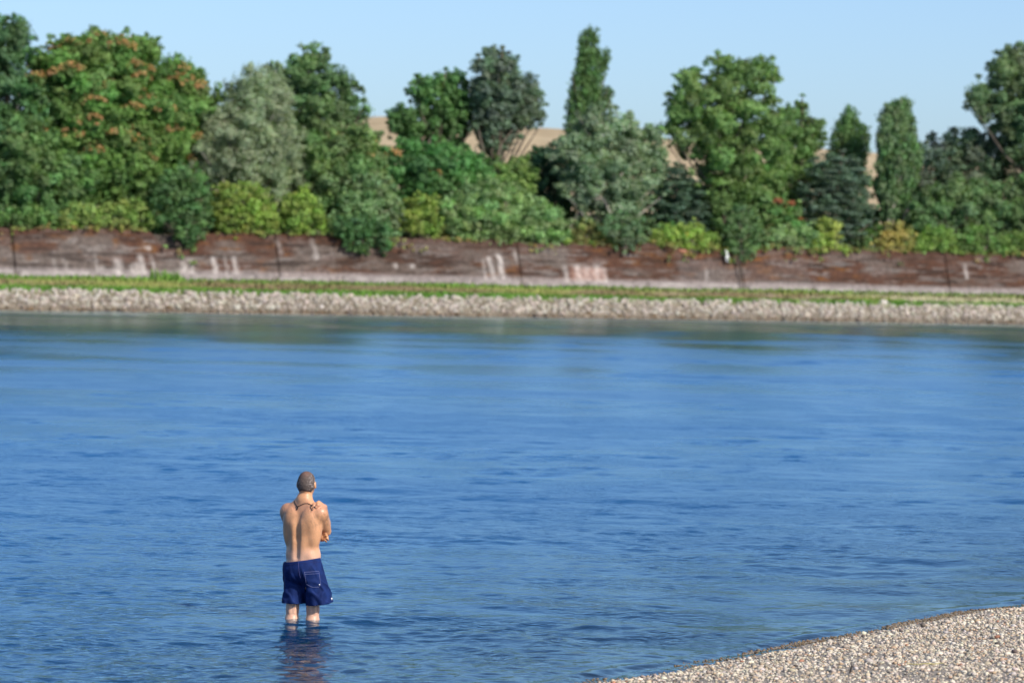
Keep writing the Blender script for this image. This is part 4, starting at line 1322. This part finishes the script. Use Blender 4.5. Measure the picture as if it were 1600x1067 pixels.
# swim shorts
f = Field((-.28, -.28, .50), (.38, .32, 1.02), .0058)
wt, sdv = bod(0, 0, .95), None
f.ell(bod(0, -.008, .945), (.172, .136, .15), .03, Rb)
f.ell(bod(.0, -.025, .87), (.182, .15, .14), .05, Rb)
LL = np.array([-.078, .03, .53]); RL = np.array([.16, -.02, .53])
f.cone(bod(-.085, 0, .86), LL, .104, .098, .02)
f.cone(bod(.09, 0, .86), RL, .11, .13, .02)
f.ell((.03, -.185, .62), (.014, .13, .17), .025, None, 'carve')
sl_, P = f.sub(f.lo, f.lo + f.h * (f.n - 1))
X, Y, Z = P[..., 0], P[..., 1], P[..., 2]
lowz = 1 - sstep(.78, .95, Z)
fold = np.abs(fbm(X * 9 + Z * 4, Z * 7 + Y * 6, 301, 2) - .5)
wr_ = -.011 * (1 - sstep(0, .15, fold)) * lowz + .005 * np.sin(X * 80 + 1.5 * np.sin(Z * 12) + Y * 30) * (1 - sstep(.56, .72, Z))
O = f.F + wr_.astype(np.float32)
inner = f.F + .8 * wr_.astype(np.float32) + .015
waist = Z - (.957 + .055 * X / .34)
hem = np.where(X < .02, .552 + .0 * X - Z, .54 + .13 * X + .07 * Y - Z)
f.F = np.maximum(np.maximum(O, -inner), np.maximum(waist, hem)).astype(np.float32)
SV, SF = f.mesh('swim_shorts')
M_short = noise_col('navy_cloth', (.004, .014, .075), (.008, .026, .125), 16, .8, .25, dist=.004, detail=6, spec=.2)
shorts = link('swim_shorts', mesh_np('swim_shorts', SV, SF, smooth=True), M_short, body)
bvh_s = BVHTree.FromPolygons([Vector(x) for x in SV], [tuple(int(i) for i in q) for q in SF])
bvh_b = BVHTree.FromPolygons([Vector(x) for x in PV], [tuple(int(i) for i in q) for q in PF])


def hit(bvh, u, v, off):
    p = pix(u, v, 0)
    o = Vector((p[0], -1.0, p[2]))
    h = bvh.ray_cast(o, Vector((0, 1, 0)))
    if h[0] is None: return None
    return np.array(h[0]) + np.array([0, -off, 0])


def stitched(bvh, pts, off, step=1.2):
    out_ = []
    for (u0, v0), (u1, v1) in zip(pts[:-1], pts[1:]):
        k = max(2, int(math.hypot(u1 - u0, v1 - v0) / step))
        for i in range(k + (1 if (u1, v1) == pts[-1] else 0)):
            t = i / k
            h = hit(bvh, u0 + (u1 - u0) * t, v0 + (v1 - v0) * t, off)
            if h is not None: out_.append(h)
    return np.array(out_)


M_stitch = plain('pale_blue_thread', (.16, .18, .36), .8)
pk_pts = [(477, 889.5), (499.5, 888.5), (502.5, 909), (500, 913), (490, 913.5), (480, 909), (477.5, 889.5)]
uvs = [(u, v) for v in np.linspace(889.5, 912.5, 12) for u in np.linspace(477.5, 500 + 0, 12)]
gp = []
for v in np.linspace(889, 913, 14):
    for u in np.linspace(477.5, 499.5 + (v - 889) * .11, 14):
        h = hit(bvh_s, u, v, .0028)
        gp.append(h if h is not None else gp[-1])
pocket = link('pocket', mesh_np('pocket', np.array(gp), grid_faces(14, 14)[:, ::-1], smooth=True), M_short, shorts)
tb = Tubes(5); tb.add(stitched(bvh_s, pk_pts, .004), .0017); tb.add(stitched(bvh_s, [(477.5, 892.8), (500, 892)], .004), .0015)
link('pocket_stitching', tb.mesh('pocket_stitching'), M_stitch, pocket)
tb = Tubes(5); tb.add(stitched(bvh_s, [(467.5, 872.5), (469, 890), (471, 899)], .001), .0026)
link('centre_seam', tb.mesh('centre_seam'), plain('seam_thread', (.05, .055, .17), .8), shorts)
tb = Tubes(5); tb.add(stitched(bvh_s, [(448.5, 879.5), (467, 876.5), (485, 874.5), (504.5, 874.5)], .0005), .002)
link('waist_seam', tb.mesh('waist_seam'), plain('waist_thread', (.015, .018, .1), .8), shorts)
h = hit(bvh_s, 500.5, 909.3, .004)
link('pocket_rivet', mesh_np('pocket_rivet', ICO_V * .0065 * np.array([1, .5, 1]) + h, ICO_F, smooth=True), plain('white_rivet', (.8, .8, .82), .4), pocket)
h = hit(bvh_s, 518.5, 933, .003)
if h is not None:
    v, ff = box_mesh('', (-.007, -.002, -.01), (.007, .002, .01))
    link('hem_label', mesh_np('hem_label', v + h, ff), plain('white_label', (.8, .8, .8), .6), shorts)

# cord necklace with its knot and dangling ends
tb = Tubes(6)
cord = np.concatenate([stitched(bvh_b, [(459.5, 778.5), (461, 783), (464.5, 788.5)], .002), stitched(bvh_b, [(466, 789), (471.5, 786), (477, 783.7), (482, 783.5), (487, 785.6), (490, 786.5)], .002)])
tb.add(cord, .0032)
tb.add(stitched(bvh_b, [(466, 789), (464.8, 793.5)], .004, .8), .006)
link('cord_necklace', tb.mesh('cord_necklace'), plain('black_cord', (.012, .01, .012), .7), body)
for u, v in ((464.8, 788.3), (488, 786.7), (493.6, 788.3)):
    h = hit(bvh_b, u, v, .003)
    if h is not None:
        link('bead', mesh_np('bead', ICO_V * .0075 + h, ICO_F, smooth=True), plain('dark_bead', (.015, .012, .02), .4), body)
